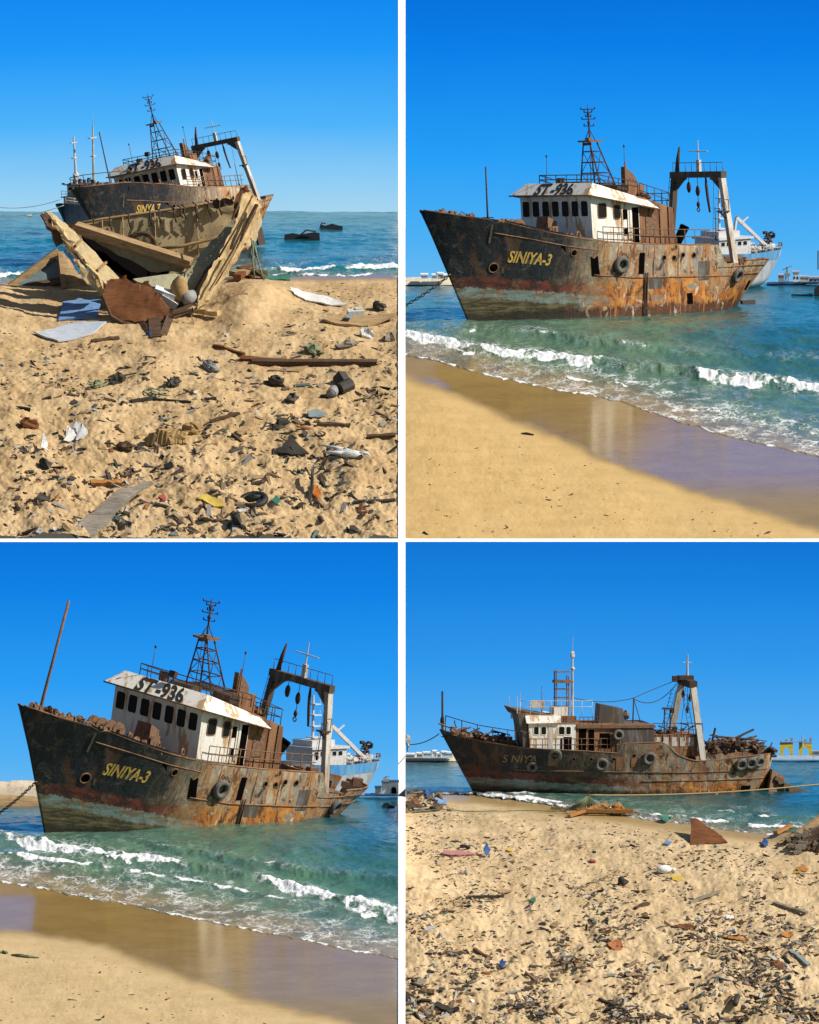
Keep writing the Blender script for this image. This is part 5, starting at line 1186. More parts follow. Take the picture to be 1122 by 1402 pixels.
# ------------------------------------------------------------------ the broken boat on the littered beach
def panel(name, pts, th, mat, parent=None, rough=.06, cuts=3, seed=1, edge=.10):
    """a sheet or board: an outline in space, given thickness, warped and with an uneven edge"""
    rr = random.Random(seed * 13 + len(pts)); bm = bmesh.new(); vs = [bm.verts.new(p) for p in pts]; f = bm.faces.new(vs); bm.normal_update()
    n0 = f.normal.copy()
    if n0.y > 0: n0 = -n0
    bmesh.ops.triangulate(bm, faces=bm.faces)
    bmesh.ops.subdivide_edges(bm, edges=bm.edges, cuts=cuts, use_grid_fill=True)
    bmesh.ops.triangulate(bm, faces=bm.faces)
    bm.normal_update(); sd = rr.uniform(0, 90)
    for v in bm.verts:
        k = fbm(np.array([v.co.x * .9 + sd]), np.array([v.co.z * .9 + v.co.y * .5]), 3, seed)[0]; v.co += n0 * (rough * 2.2 * k)
        if v.is_boundary: v.co += Vector((rr.uniform(-1, 1), 0, rr.uniform(-1, 1))) * edge
    g = bmesh.ops.extrude_face_region(bm, geom=list(bm.faces)); ev = [e for e in g['geom'] if isinstance(e, bmesh.types.BMVert)]
    for v in ev: v.co -= n0 * th
    bmesh.ops.recalc_face_normals(bm, faces=bm.faces)
    me = bpy.data.meshes.new(name); bm.to_mesh(me); bm.free(); me.materials.append(mat)
    me.polygons.foreach_set('use_smooth', [True] * len(me.polygons)); me.set_sharp_from_angle(angle=R(38))
    o = bpy.data.objects.new(name, me); COL.objects.link(o)
    if parent: o.parent = parent
    return o
dW = float(A.d(436))
def wp(l, dd=0.0): return [at(p[0], p[1], dW + (p[2] if len(p) > 2 else dd)) for p in l]
wk = empty('boat_wreck', (0, 0, 0), 'broken open wooden boat hull stranded on the littered sand in front of the tilting trawler', 'wreck')
panel('far_side', wp([(88, 309), (140, 300), (205, 291), (260, 283), (316, 273), (332, 300), (322, 335), (290, 368), (250, 380), (190, 382), (140, 372), (108, 335)], 7.0), .18, M['frp_beige'], wk, .12, 4, 2, .04)
m = MB(); m.path(wp([(215, 341), (250, 337), (292, 327), (322, 318)], 6.7), .13, 6); m.path(wp([(90, 309), (140, 300), (205, 291), (260, 283), (316, 273)], 6.9), .11, 6)
for x0_ in (140, 168, 212, 270): m.path(wp([(x0_, 299 - (x0_ - 140) * .15), (x0_ + 1, 330), (x0_ + 2, 350)], 6.85), .045, 5)
m.build('stringer', M['wood_tan'], wk, True)
m = MB()
for x_, y_ in ((128, 303), (150, 299), (176, 296), (205, 291), (218, 290), (238, 287), (247, 286), (252, 285), (268, 282), (285, 279), (300, 277)):
    p = at(x_, y_, dW + 6.6); m.path([p + Vector((-.2, 0, .25)), p + Vector((.05, -.1, .1)), p + Vector((.02, -.15, -.35)), p + Vector((.2, -.1, -.6 - .3 * rnd.random()))], .06, 5)
m.path(wp([(236, 284), (241, 294), (246, 297), (253, 288)], 6.5), .05, 5)
m.build('bent_bolt', M['dark'], wk, True)
panel('torn_lip', wp([(280, 279), (300, 273), (318, 271), (322, 280), (305, 284), (290, 286)], 6.4), .2, M['dark'], wk, .2, 3, 4)
# hollow: inner left wall painted black for the shade inside, and floor
panel('inner_wall_shade', wp([(104, 312, 6), (150, 326, 6.3), (200, 345, 6.3), (240, 362, 5.8), (226, 378, 4.5), (190, 388, 3.5), (160, 380, 2.5), (128, 345, 4)], 5), .12, M['hole'], wk, .15, 3, 5)
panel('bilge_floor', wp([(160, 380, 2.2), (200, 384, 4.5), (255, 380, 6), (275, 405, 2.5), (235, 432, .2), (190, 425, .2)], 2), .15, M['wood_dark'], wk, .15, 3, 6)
# left broken side
panel('left_side', wp([(58, 292, 1.5), (69, 289, 2), (80, 298, 2.2), (95, 311, 2.5), (130, 346, 2.2), (164, 380, 1.6), (148, 393, .5), (136, 378, .5), (118, 358, .6), (104, 342, .8), (90, 332, 1), (76, 312, 1.2)]), .22, M['frp_beige'], wk, .05, 4, 7, .05)
panel('left_plank', wp([(57, 294, 1.0), (66, 291, 1.2), (84, 318, .8), (88, 334, .5), (80, 334, .5), (70, 318, .7)]), .3, M['wood_dark'], wk, .12, 3, 8, .12)
panel('splintered_edge', wp([(72, 305, .6), (84, 314, .5), (101, 334, .3), (96, 338, .2), (112, 352, .1), (108, 358, 0), (128, 380, -.1), (147, 396, -.3), (146, 408, -.4), (128, 396, -.3), (112, 376, -.1), (106, 366, .1), (100, 352, .2), (92, 342, .3), (86, 326, .4)]), .25, M['wood_pale_left'], wk, .16, 4, 9, .16)
m = MB()
for a, b in (((104, 337), (112, 328)), ((134, 370), (146, 359))): m.bar(at(*a, dW + .7), at(*b, dW + 1.75), .12, .16)
m.build('rib', M['wood_tan'], wk)
# cross beam
m = MB(); a, b = at(104, 311, dW + 4.2), at(262, 361, dW + 2.2); m.bar(a, b, .8, .62, (0, -.25, 1)); m.bar(a + Vector((0, -.35, -.25)), b + Vector((0, -.35, -.2)), .1, .25); m.build('cross_beam', M['wood_beam'], wk)
panel('under_beam_board', wp([(108, 319, 4.4), (255, 364, 2.6), (250, 373, 2.9), (205, 371, 3.4), (150, 342, 4.2)]), .1, M['frp_green'], wk, .08, 3, 10)
m = MB(); m.torus(at(194, 338, dW + 5.6), (0, 1, .1), .95, .16, 20, 6); m.build('hoop', M['wood_dark'], wk)
# right side
panel('low_front_panel', wp([(182, 383, .9), (254, 372, 2.4), (258, 395, 1.8), (245, 398, 1.2), (206, 392, .6)]), .14, M['frp_green'], wk, .06, 3, 11, .05)
panel('right_side', wp([(254, 372, 2.4), (290, 330, 4), (322, 297, 5), (330, 320, 3.8), (318, 352, 2.8), (296, 392, 1.6), (276, 418, .8), (258, 400, 1.6)]), .16, M['frp_green'], wk, .08, 4, 12, .05)
panel('right_plank', wp([(330, 268, 3.2), (342, 261, 3.4), (352, 272, 3.6), (358, 284, 3.4), (353, 300, 2.9), (344, 322, 2.3), (328, 350, 1.5), (306, 382, .7), (286, 410, .1), (270, 424, -.3), (272, 402, .1), (284, 376, .6), (300, 348, 1.3), (316, 318, 2.1), (326, 296, 2.7)]), .45, M['wood_pale_right'], wk, .08, 4, 13, .07)
panel('plank_stub', wp([(318, 292, 3.8), (322, 276, 4.1), (326, 258, 4.4), (336, 255, 4.4), (343, 262, 4.2), (336, 280, 3.6), (331, 300, 3.1), (324, 300, 3.3)]), .4, M['wood_rust'], wk, .14, 3, 14, .12)
panel('torn_skin', wp([(345, 300, 3), (356, 288, 3.6), (358, 302, 3.6), (350, 330, 2.9), (341, 342, 2.4), (336, 338, 2.0)]), .1, M['frp_beige'], wk, .2, 3, 15, .12)
m = MB()
for a, b in (((332, 262), (318, 300)), ((346, 268), (300, 352)), ((350, 290), (290, 398))): m.path([at(a[0], a[1], dW + 2.6), at((a[0] + b[0]) / 2 + 2, (a[1] + b[1]) / 2, dW + 1.3), at(b[0], b[1], dW + .4)], .07, 5)
m.build('plank_seam', M['wood_dark'], wk, True)
# front plate and keel
panel('front_plate', wp([(147, 383, -.6), (160, 381, -.6), (173, 377, -.5), (178, 384, -.5), (190, 388, -.6), (203, 384, -.6), (208, 394, -.8), (216, 404, -.9), (228, 414, -1.0), (237, 427, -1.1), (222, 437, -1.4), (196, 441, -1.5), (168, 440, -1.5), (152, 430, -1.3), (141, 404, -.9)]), .12, M['wood_rust'], wk, .16, 4, 16, .08)
m = MB()
m.path(wp([(141, 405), (152, 432), (168, 442), (196, 443), (222, 439), (240, 430), (262, 424)], -1.5), .13, 6)
m.bar(at(212, 440, dW - 1.3), at(214, 466, dW - 5.0), .8, .6, (0, 1, 0)); m.bar(at(232, 436, dW - 1.1), at(222, 463, dW - 4.6), .5, .5, (0, 1, 0)); m.bar(at(196, 444, dW - 1.6), at(206, 462, dW - 4.4), .35, .5, (0, 1, 0)); m.bar(at(205, 444, dW - 1.2), at(262, 420, dW + .2), .5, .5)
m.build('keel_timber', M['wood_dark'], wk)
m = MB(); m.path(wp([(226, 436), (240, 440), (256, 447), (266, 444), (262, 432), (270, 424), (284, 424), (278, 432)], -1.6), .045, 5); m.path(wp([(224, 438), (230, 452), (226, 464), (214, 470)], -1.7), .05, 5); m.path(wp([(236, 428), (246, 430), (264, 420)], -1.5), .05, 5); m.build('loose_cable', M['wood_tan'], wk, True)
for i, (a, b, w_, mt) in enumerate((((70, 298, 1.4), (96, 336, .9), .28, 'wood_pale_left'), ((92, 330, .9), (118, 366, .3), .22, 'wood_dark'), ((118, 362, .3), (146, 402, -.5), .3, 'wood_pale_left'), ((352, 280, 3.0), (330, 330, 1.6), .25, 'wood_dark'), ((322, 340, 1.0), (288, 398, .0), .22, 'wood_tan'), ((176, 388, .4), (206, 398, .2), .3, 'wood_tan'), ((240, 392, 1.2), (262, 404, .4), .35, 'wood_rust'), ((150, 386, 0), (180, 396, 1.0), .3, 'wood_dark'), ((300, 352, 2.0), (268, 398, 1.3), .2, 'wood_dark'))):
    m = MB(); p, q_ = at(a[0], a[1], dW + a[2] - .25), at(b[0], b[1], dW + b[2] - .25); rr = random.Random(i); mid = p.lerp(q_, .5) + Vector((rr.uniform(-.2, .2), 0, rr.uniform(-.2, .2)))
    m.bar(p, mid, w_, .14); m.bar(mid, q_ + Vector((rr.uniform(-.1, .1), 0, 0)), w_ * .7, .12); m.build('broken_batten', M[mt], wk)
m = MB()
for i in range(46):
    f = i / 46; rr = random.Random(i * 3)
    x_, y_, z_ = (150 + 165 * f, 305 - 20 * f + rr.uniform(0, 40), 6.75) if i % 2 else (300 - 20 * f + rr.uniform(-8, 8), 320 + 70 * f, 2.6 - 1.5 * f)
    m.blob(at(x_, y_, dW + z_), .06, .05, .06, 6, 4, .1)
tag(m.build('rusty_rivet', M['rust'], wk), kind='stuff')
# things lying inside the wreck
m = MB(); c = at(258, 409, dW + .2); m.tube(c + Vector((-.45, -.1, 0)), c + Vector((.4, .3, .1)), .55, .5, 12); tag(m.build('plastic_drum', M['grey_plastic'], None, True), 'grey drum lying in the bottom of the boat wreck', 'drum')
for i, (x, y, a, b, mt, lb, ct) in enumerate(((226, 402, 1.5, .5, 'white_plastic', 'white slab of foam lying inside the boat wreck', 'foam slab'), (232, 412, 1.3, .5, 'bone_white', 'lower pale block of foam lying inside the boat wreck', 'foam block'), (246, 396, .6, .9, 'sack_tan', 'tan rounded lump standing inside the boat wreck', 'lump'), (218, 408, 1.2, .35, 'wood_dark', 'dark plank lying among the foam inside the boat wreck', 'plank'))):
    m = MB(); c = at(x, y, dW + .1)
    if ct == 'lump': m.blob(c, a, .5, b, 10, 7, .12)
    else: m.box(c, (a, .7, b), Matrix.Rotation(.35 + .2 * i, 3, 'Y') @ Matrix.Rotation(.3, 3, 'X'))
    tag(m.build(ct.replace(' ', '_'), M[mt], None, ct == 'lump'), lb, ct)
# separate fragment behind on the left
d2 = float(A.d(396)); fr = empty('wreck_fragment', (0, 0, 0), 'faded teal piece of boat side leaning on the sand left of the boat wreck', 'wreckage')
q = lambda l: [at(p[0], p[1], d2 + p[2]) for p in l]
panel('side_panel', q([(2, 398, 1.5), (36, 374, 2.0), (77, 346, 2.6), (88, 342, 2.8), (98, 362, 2.2), (116, 390, 1.2), (104, 399, .4), (60, 400, .4), (20, 403, .6)]), .18, M['frp_teal'], fr, .12, 4, 21, .08)
m = MB(); m.bar(at(1, 403, d2 + 1.2), at(80, 344, d2 + 2.5), .35, .5); m.bar(at(82, 348, d2 + 2.2), at(88, 398, d2 + .2), .3, .6); m.build('top_rail', M['wood_tan'], fr)
panel('broken_bulkhead', q([(84, 346, 2.3), (98, 360, 1.8), (122, 392, .6), (112, 398, .1), (90, 398, .1), (86, 372, 1.0)]), .14, M['wood_tan'], fr, .12, 3, 22, .12)
panel('lower_board', q([(4, 400, .9), (40, 385, 1.2), (84, 378, 1.2), (86, 388, .7), (44, 399, .4)]), .1, M['wood_dark'], fr, .1, 3, 23, .08)

# ------------------------------------------------------------------ pieces lying on the sand
def frame_at(sh, px, py, rot=0.0, tilt=0.0, roll=0.0):
    n = sh.nrm(px, py); x = Vector((1, 0, 0)); x = (x - n * x.dot(n)).normalized(); y = n.cross(x)
    return Matrix((x, y, n)).transposed() @ Matrix.Rotation(rot, 3, 'Z') @ Matrix.Rotation(tilt, 3, 'Y') @ Matrix.Rotation(roll, 3, 'X')
def place(o, sh, px, py, lift=0.0, rot=0.0, tilt=0.0, roll=0.0):
    o.matrix_world = Matrix.Translation(sh.g(px, py, lift)) @ frame_at(sh, px, py, rot, tilt, roll).to_4x4(); return o
def local_panel(name, pts, th, mat, rough=.05, cuts=3, seed=1, edge=.05):
    """flat piece modelled lying down"""
    o = panel(name, [Vector((p[0], p[1], p[2] if len(p) > 2 else 0)) for p in pts], th, M[mat], None, rough * .5, cuts, seed, edge); return o
def rag_shape(n, rx, ry, seed, jit=.3):
    rr = random.Random(seed); return [(rx * math.cos(2 * math.pi * i / n) * (1 - rr.random() * jit), ry * math.sin(2 * math.pi * i / n) * (1 - rr.random() * jit), rr.uniform(-.1, .1)) for i in range(n)]
def lie(sh, px, py, name, pts, th, mat, label, cat, rot=0, tilt=0, roll=0, lift=.06, rough=.08, seed=1, edge=.05, cuts=3):
    o = local_panel(name, pts, th, mat, rough, cuts, seed, edge); place(o, sh, px, py, lift, rot, tilt, roll); return tag(o, label, cat)
def rect(l, w): return [(-l / 2, -w / 2), (l / 2, -w / 2), (l / 2, w / 2), (-l / 2, w / 2)]
def plank(sh, x0, y0, x1, y1, w, h, mat, label, cat='plank', name='plank', lift=.1, seed=1, taper=1.0):
    a, b = sh.g(x0, y0, lift), sh.g(x1, y1, lift); rr = random.Random(seed); n = sh.nrm((x0 + x1) / 2, (y0 + y1) / 2); k = 7; m = MB(); ax = (b - a).normalized(); sd = ax.cross(n).normalized(); P = []
    for i in range(k):
        c = a.lerp(b, i / (k - 1)) + n * rr.uniform(-.03, .05) + sd * rr.uniform(-.03, .03); ww = w * (1 + (taper - 1) * i / (k - 1)) * rr.uniform(.85, 1.1); P.append([c + sd * (s_ * ww / 2) + n * (t_ * h / 2) for s_, t_ in ((-1, -1), (1, -1), (1, 1), (-1, 1))])
    for i in range(k): m.v += [tuple(p) for p in P[i]]
    for i in range(k - 1):
        for j in range(4): m.f.append((i * 4 + j, i * 4 + (j + 1) % 4, i * 4 + 4 + (j + 1) % 4, i * 4 + 4 + j)); m.m.append(0)
    m.f += [(3, 2, 1, 0), tuple((k - 1) * 4 + j for j in range(4))]; m.m += [0, 0]
    return tag(m.build(name, M[mat]), label, cat)

# littered beach with the wreck
def sheet_at(sh, l, lift, th, mat, name, label, cat, seed, rough=.04):
    o = panel(name, [sh.g(x, y, lift + (z if z else 0)) for x, y, z in l], th, M[mat], None, rough, 3, seed, .05); return tag(o, label, cat)
sheet_at(A, [(80, 438, 0), (85, 419, .2), (108, 417, .25), (139, 416, .3), (136, 430, .1), (134, 438, .05)], .12, .12, 'blue_board', 'painted_board', 'blue painted board lying in the shadow of the boat wreck', 'board', 31)
sheet_at(A, [(47, 457, .1), (70, 452, .1), (100, 446, .2), (145, 450, .2), (128, 459, 0), (80, 468, 0)], .14, .12, 'pale_board', 'painted_board', 'pale blue-white board lying nearer the viewer than the blue one', 'board', 32)
plank(A, 126, 468, 163, 464, .35, .1, 'wood_dark', 'dark plank half buried beside the pale blue-white board', seed=3)
sheet_at(A, [(395, 404, .1), (420, 404, .15), (450, 408, .1), (475, 419, .05), (455, 418, 0), (425, 414, 0), (404, 410, 0)], .12, .08, 'white_plastic', 'white_sheet', 'curved white plastic sheet lying right of the sand mound', 'plastic sheet', 33)
m = MB(); m.box((0, 0, .22), (1.1, .7, .45)); m.box((.25, .1, .48), (.5, .4, .12)); place(tag(m.build('foam_box', M['bone_white']), 'pale foam box on the sand right of the white sheet', 'box'), A, 487, 432, 0, .2, .05)
sheet_at(A, [(443, 448, .1), (450, 441, .25), (490, 441, .3), (541, 438, .3), (542, 441, .3), (512, 446, .1), (505, 449, 0), (470, 449, 0)], .15, .14, 'wood_tan', 'broken_hull_board', 'broken tan board with splintered ends below the foam box', 'board', 34)
sheet_at(A, [(470, 447, .4), (478, 442, .55), (486, 442, .55), (480, 447, .4)], .12, .05, 'teal_plastic', 'teal_patch', 'teal painted patch on the broken tan board', 'patch', 35)
plank(A, 330, 491, 420, 498, .5, .22, 'wood_rust', 'reddish end of the long plank pair under the wreck', seed=5); plank(A, 345, 496, 516, 503, .55, .3, 'wood_dark', 'long dark brown plank lying across the sand under the wreck', seed=6); plank(A, 360, 494, 392, 489, .3, .15, 'wood_tan', 'short tan lath lying against the long dark plank', seed=7)
plank(A, 293, 473, 335, 487, .25, .2, 'wood_rust', 'reddish stick between the wreck keel and the long plank', 'stick', 'stick', seed=8)
# bucket-like blocks
m = MB(); m.tube((0, 0, .35), (1.0, .2, .45), .42, .46, 10); place(tag(m.build('metal_can', M['dark_scrap']), 'dark dented metal can lying on the right of the littered sand', 'can'), A, 466, 536, 0, .5)
m = MB(); m.tube((0, 0, .3), (.75, 0, .3), .38, .36, 12); m.torus((0, 0, .3), (1, 0, 0), .34, .05, 12, 6); place(tag(m.build('plastic_bucket', M['grey_plastic'], None, True), 'small grey bucket lying against the dark metal can', 'bucket'), A, 456, 541, 0, 1.3)
m = MB(); m.box((0, 0, .35), (.7, .8, .7), Matrix.Rotation(.4, 3, 'X')); place(tag(m.build('concrete_block', M['dark_scrap']), 'dark square block standing behind the metal can', 'block'), A, 466, 522, 0, .7, .3)
# crumpled sack
m = MB(); rr = random.Random(2)
for i in range(9):
    a = -1.0 + i * .25; m.path([Vector((a * 1.3, -.2, .05)), Vector((a * 1.1 + .1, .1 + rr.uniform(-.1, .1), .55 + .45 * math.sin(i * .6) + rr.uniform(-.1, .1))), Vector((a * .9 + .35, .5, .85 - abs(a) * .35)), Vector((a * .7 + .7, .9, .4))], [.17, .22, .19, .09], 6)
m.blob((0, .3, .2), 1.4, .6, .5, 14, 8, .2); place(tag(m.build('crumpled_sack', M['sack_tan']), 'crumpled pleated tan sack half buried in the middle of the littered sand', 'sack'), A, 228, 612, .05, -.1)
m = MB(); m.blob((0, 0, .25), .7, .4, .45, 12, 8, .25); m.torus((.1, 0, .3), (.4, 1, .2), .42, .1, 12, 6); place(tag(m.build('crumpled_bag', M['sack_tan']), 'smaller tan bag lying right of the pleated sack', 'bag'), A, 262, 597, .05)
# pale branching piece
m = MB(); m.blob((0, 0, .22), .95, .4, .28, 12, 7, .18); m.path([(-.3, .1, .3), (-1.0, .35, .3), (-2.0, .6, .18)], [.2, .13, .05], 6); m.path([(-.3, -.1, .25), (-.9, -.2, .2), (-1.8, -.25, .1)], [.2, .14, .05], 6); m.path([(.7, .1, .25), (1.2, .3, .3), (1.5, .1, .2)], [.2, .14, .05], 6); m.path([(.1, 0, .3), (-.4, .1, .55)], [.15, .05], 6)
place(tag(m.build('torn_plastic_bottle', M['bone_white'], None, True), 'pale torn forked plastic piece on the right of the littered sand', 'plastic scrap'), A, 478, 632, .05, -.12)
plank(A, 124, 663, 166, 660, .5, .35, 'wood_orange', 'short brown plank above the half buried board', seed=12)
sheet_at(A, [(96, 735, -.3), (120, 718, .3), (160, 697, .8), (205, 676, 1.0), (210, 681, .9), (178, 704, .4), (140, 728, -.1), (118, 742, -.4)], .15, .25, 'wood_grey', 'half_buried_board', 'large brown board sticking out of the sand mound at the near edge', 'board', 36, .08)
sheet_at(A, [(270, 694, .1), (284, 690, .2), (306, 698, .15), (307, 702, .1), (290, 701, .05), (272, 697, .05)], .12, .1, 'yellow_plastic', 'yellow_plastic_strip', 'bright yellow plastic strip lying near the front of the sand', 'plastic strip', 37)
sheet_at(A, [(428, 675, .1), (430, 667, .3), (436, 669, .25), (441, 677, .1), (434, 680, .05)], .1, .1, 'orange_plastic', 'orange_plastic_scrap', 'orange plastic scrap beside an upright dark splinter', 'plastic scrap', 38)
sheet_at(A, [(423, 680, 0), (427, 660, .9), (430, 655, 1.1), (430, 668, .6), (427, 682, 0)], .05, .1, 'dark_scrap', 'upright_splinter', 'upright dark splinter beside the orange scrap', 'splinter', 39)
sheet_at(A, [(218, 699, .1), (224, 691, .4), (228, 697, .2), (226, 703, .05)], .08, .1, 'red_plastic', 'red_plastic_scrap', 'small red scrap right of the half buried board', 'plastic scrap', 40)
plank(A, 484, 691, 542, 690, .28, .2, 'dark_scrap', 'long dark stick at the right edge near the front', 'stick', 'stick', seed=14); plank(A, 435, 589, 479, 587, .55, .35, 'wood_dark', 'thick brown chunk of wood right of centre', 'wood chunk', 'wood_chunk', seed=15, taper=.6); plank(A, 502, 600, 542, 603, .35, .25, 'wood_dark', 'dark driftwood stick at the right edge level with the brown chunk', 'driftwood', 'driftwood', seed=16)
plank(A, 288, 581, 328, 573, .22, .2, 'wood_dark', 'thin dark stick lying above the pleated sack', 'stick', 'stick', seed=17); plank(A, 180, 556, 214, 550, .3, .2, 'dark_scrap', 'black bar lying under the curled wire', 'bar', 'metal_bar', seed=18); plank(A, 212, 551, 262, 556, .2, .12, 'dark_scrap', 'thin black rod continuing right of the black bar', 'rod', 'metal_rod', seed=19)
m = MB()
for k in range(3): m.path([A.g(206 + 10 * k + 8 * math.cos(a), 541 + 2 * k + 4 * math.sin(a), .15 + .06 * k) for a in np.linspace(.3 * k, 5.6, 14)], .06, 5)
tag(m.build('curled_wire', M['grope'], None, True), 'curled green-grey wire above the black bar', 'wire')
sheet_at(A, [(365, 505, 0), (410, 502, 0), (426, 499, 0), (410, 508, 0)], .1, .1, 'wood_tan', 'flat_lath', 'flat tan lath below the long dark plank', 'lath', 41)
sheet_at(A, [(420, 566, .1), (436, 563, .15), (448, 570, .1), (440, 575, .05), (424, 574, .05)], .1, .06, 'teal_plastic', 'flat_sheet_scrap', 'flat grey-teal sheet scrap left of the brown chunk', 'sheet scrap', 42)
sheet_at(A, [(324, 599, .1), (336, 590, .5), (346, 582, .8), (349, 586, .7), (338, 598, .3), (330, 602, .1)], .08, .12, 'wood_tan', 'tilted_board_scrap', 'small tilted brown board above the brown sand bank', 'board', 43)
sheet_at(A, [(380, 620, .2), (398, 611, .5), (424, 623, .1), (400, 624, .1)], .1, .12, 'dark_scrap', 'bent_black_sheet', 'bent black sheet left of the pale forked piece', 'sheet scrap', 44)
for i, (x, y) in enumerate(((96, 602), (104, 596), (112, 602))):
    sheet_at(A, [(x - 8, y + 4, .1), (x - 3, y - 6, .7), (x + 3, y - 3, .6), (x + 9, y + 1, .2), (x + 1, y + 5, .1)], .1, .05, 'white_plastic', 'torn_paper', ('leftmost', 'tallest middle', 'rightmost')[i] + ' of three torn white plastic pieces at the left of the sand', 'plastic scrap', 45 + i)
sheet_at(A, [(57, 625, .1), (60, 610, .8), (64, 618, .6), (66, 627, .1)], .1, .05, 'white_plastic', 'white_shard', 'upright white shard left of the torn white pieces', 'shard', 49)
m = MB(); m.torus((0, 0, .12), (0, .15, 1), .85, .24, 22, 8); m.blob((0, .3, .1), .6, .3, .3); place(tag(m.build('buried_tyre', M['black_plastic'], None, True), 'black ring of rubber half buried near the front of the sand', 'rubber ring'), A, 347, 683, .0, 0, 0, .2)
sheet_at(A, [(372, 690, .1), (378, 684, .3), (384, 689, .2), (380, 695, .05)], .05, .1, 'green_plastic', 'green_scrap', 'little dark green scrap low on the littered sand', 'plastic scrap', 50)
for i, (x, y, mt, lb) in enumerate(((58, 690, 'dark_scrap', 'dark lump of debris left of the half buried board'), (62, 642, 'dark_scrap', 'dark pointed stone at the far left'), (40, 587, 'wood_rust', 'pile of reddish bark at the left edge'), (400, 547, 'dark_scrap', 'dark crooked lump right of the curled wire'), (268, 546, 'bone_white', 'small pale shell-like lump right of the black rod'), (290, 502, 'grey_plastic', 'bluish crumpled foil right of centre above the wire'), (378, 523, 'dark_scrap', 'tangle of dark weed below the long plank'), (133, 533, 'grope', 'greenish tangle of net left of centre'), (162, 520, 'dark_scrap', 'curled dark strip near the green tangle'), (238, 528, 'dark_scrap', 'bent dark strip above the black rod'), (325, 720, 'dark_scrap', 'dark flat lump below the yellow strip'), (205, 462, 'blue_plastic', 'tiny blue cap under the wreck keel'), (385, 583, 'dark_scrap', 'jumble of dark sticks left of the brown chunk'), (170, 617, 'wood_dark', 'dark clump of bark left of the pleated sack'), (520, 424, 'dark_scrap', 'dark jagged lump behind the foam box'), (476, 480, 'wood_grey', 'grey heap of weed at the right'), (536, 465, 'wood_grey', 'pale driftwood block at the right edge'), (500, 462, 'bone_white', 'white twist of plastic below the broken board'), (428, 484, 'grope', 'dark green tangle above the long plank end'))):
    m = MB(); rr = random.Random(i)
    s_ = .55 if i not in (11, 4) else .22
    m.blob((0, 0, s_ * .35), s_ * rr.uniform(.9, 1.5), s_ * .7, s_ * rr.uniform(.45, .8), 9, 6, .4)
    if i in (5, 6, 7, 8, 9, 12, 13, 15, 18):
        for _ in range(6): a = Vector((rr.uniform(-.6, .6), rr.uniform(-.3, .3), .15)); m.path([a, a + Vector((rr.uniform(-.6, .6), .1, rr.uniform(.1, .4))), a + Vector((rr.uniform(-1.1, 1.1), -.1, rr.uniform(-.1, .2)))], .06, 5)
    place(tag(m.build('beach_debris', M[mt]), lb, 'debris'), A, x, y, 0, rr.uniform(0, 3))
# driftwood and net at the right foot of the wreck
for i, (x0_, y0_, x1_, y1_, w_, mt, lb) in enumerate(((318, 384, 352, 380, .8, 'wood_tan', 'tan timber lying behind the sand mound'), (325, 392, 345, 372, .5, 'wood_rust', 'reddish timber leaning at the right foot of the wreck'), (330, 376, 362, 386, .6, 'wood_dark', 'dark timber crossing behind the sand mound'), (268, 433, 300, 440, .3, 'wood_pale', 'pale splinter under the right plank of the wreck'))):
    plank(A, x0_, y0_, x1_, y1_, w_, .35, mt, lb, 'timber', 'timber', lift=.35, seed=60 + i)
m = MB(); dd = dW + 1.8; m.path([at(344, 326, dd), at(347, 340, dd - .2), at(346, 356, dd - .3), at(349, 380, dd - .5)], .06, 5); m.path([at(347, 330, dd), at(352, 350, dd - .2), at(356, 366, dd - .3), at(362, 384, dd - .5)], .05, 5); m.path([at(350, 355, dd), at(352, 372, dd), at(366, 380, dd - .4)], .04, 5)
tag(m.build('hanging_rope', M['grope'], None, True), 'green-grey rope hanging from the right plank of the wreck', 'rope')
panel_o = panel('hanging_rag', [at(340, 343, dd), at(346, 328, dd), at(350, 336, dd - .2), at(350, 352, dd - .3), at(345, 356, dd - .2), at(340, 350, dd)], .05, M['teal_plastic'], None, .15, 3, 51, .08); tag(panel_o, 'teal-grey rag hanging with the rope from the right plank', 'rag')
panel_o = panel('tarp_strip', [A.g(352, 384, .2), A.g(372, 381, .3), A.g(398, 381, .25), A.g(396, 385, .1), A.g(370, 386, .1)], .06, M['green_plastic'], None, .1, 3, 52, .1); tag(panel_o, 'dark green strip of tarpaulin at the top of the beach right of the wreck', 'tarpaulin')

# ------------------------------------------------------------------ littered beach of the side-on trawler
hp = empty('timber_heap', (0, 0, 0), 'low heap of yellow-brown timber and net at the top of the littered beach', 'timber heap')
m = MB()
for i in range(26):
    a = rnd.uniform(-38, 38); x0_ = 822 + a; y0_ = 1112 + rnd.uniform(-3, 5); l = rnd.uniform(12, 34)
    p = D.g(x0_, y0_, .1 + .5 * max(0, 1 - abs(a) / 30)); q_ = D.g(x0_ + l * rnd.choice((-1, 1)), y0_ + rnd.uniform(-2, 4), .15); m.bar(p, q_, rnd.uniform(.1, .3), rnd.uniform(.08, .2))
m.build('timber', M['wood_tan'], hp)
m = MB(); m.bar(D.g(790, 1116, .3), D.g(868, 1118, .35), .3, .25); m.bar(D.g(780, 1120, .15), D.g(830, 1112, .6), .25, .2); m.build('yellow_timber', M['wood_orange'], hp)
m = MB(); p = D.g(805, 1112, .1)
for k in range(14): m.path([p + Vector((.25 * (k - 7) * .9, .3 * math.sin(k), 0)), p + Vector((.1 * (k - 7), 0, .5)), p + Vector((0, 0, 1.0))], .05, 5)
m.build('net_bundle', M['grope'], hp, True)
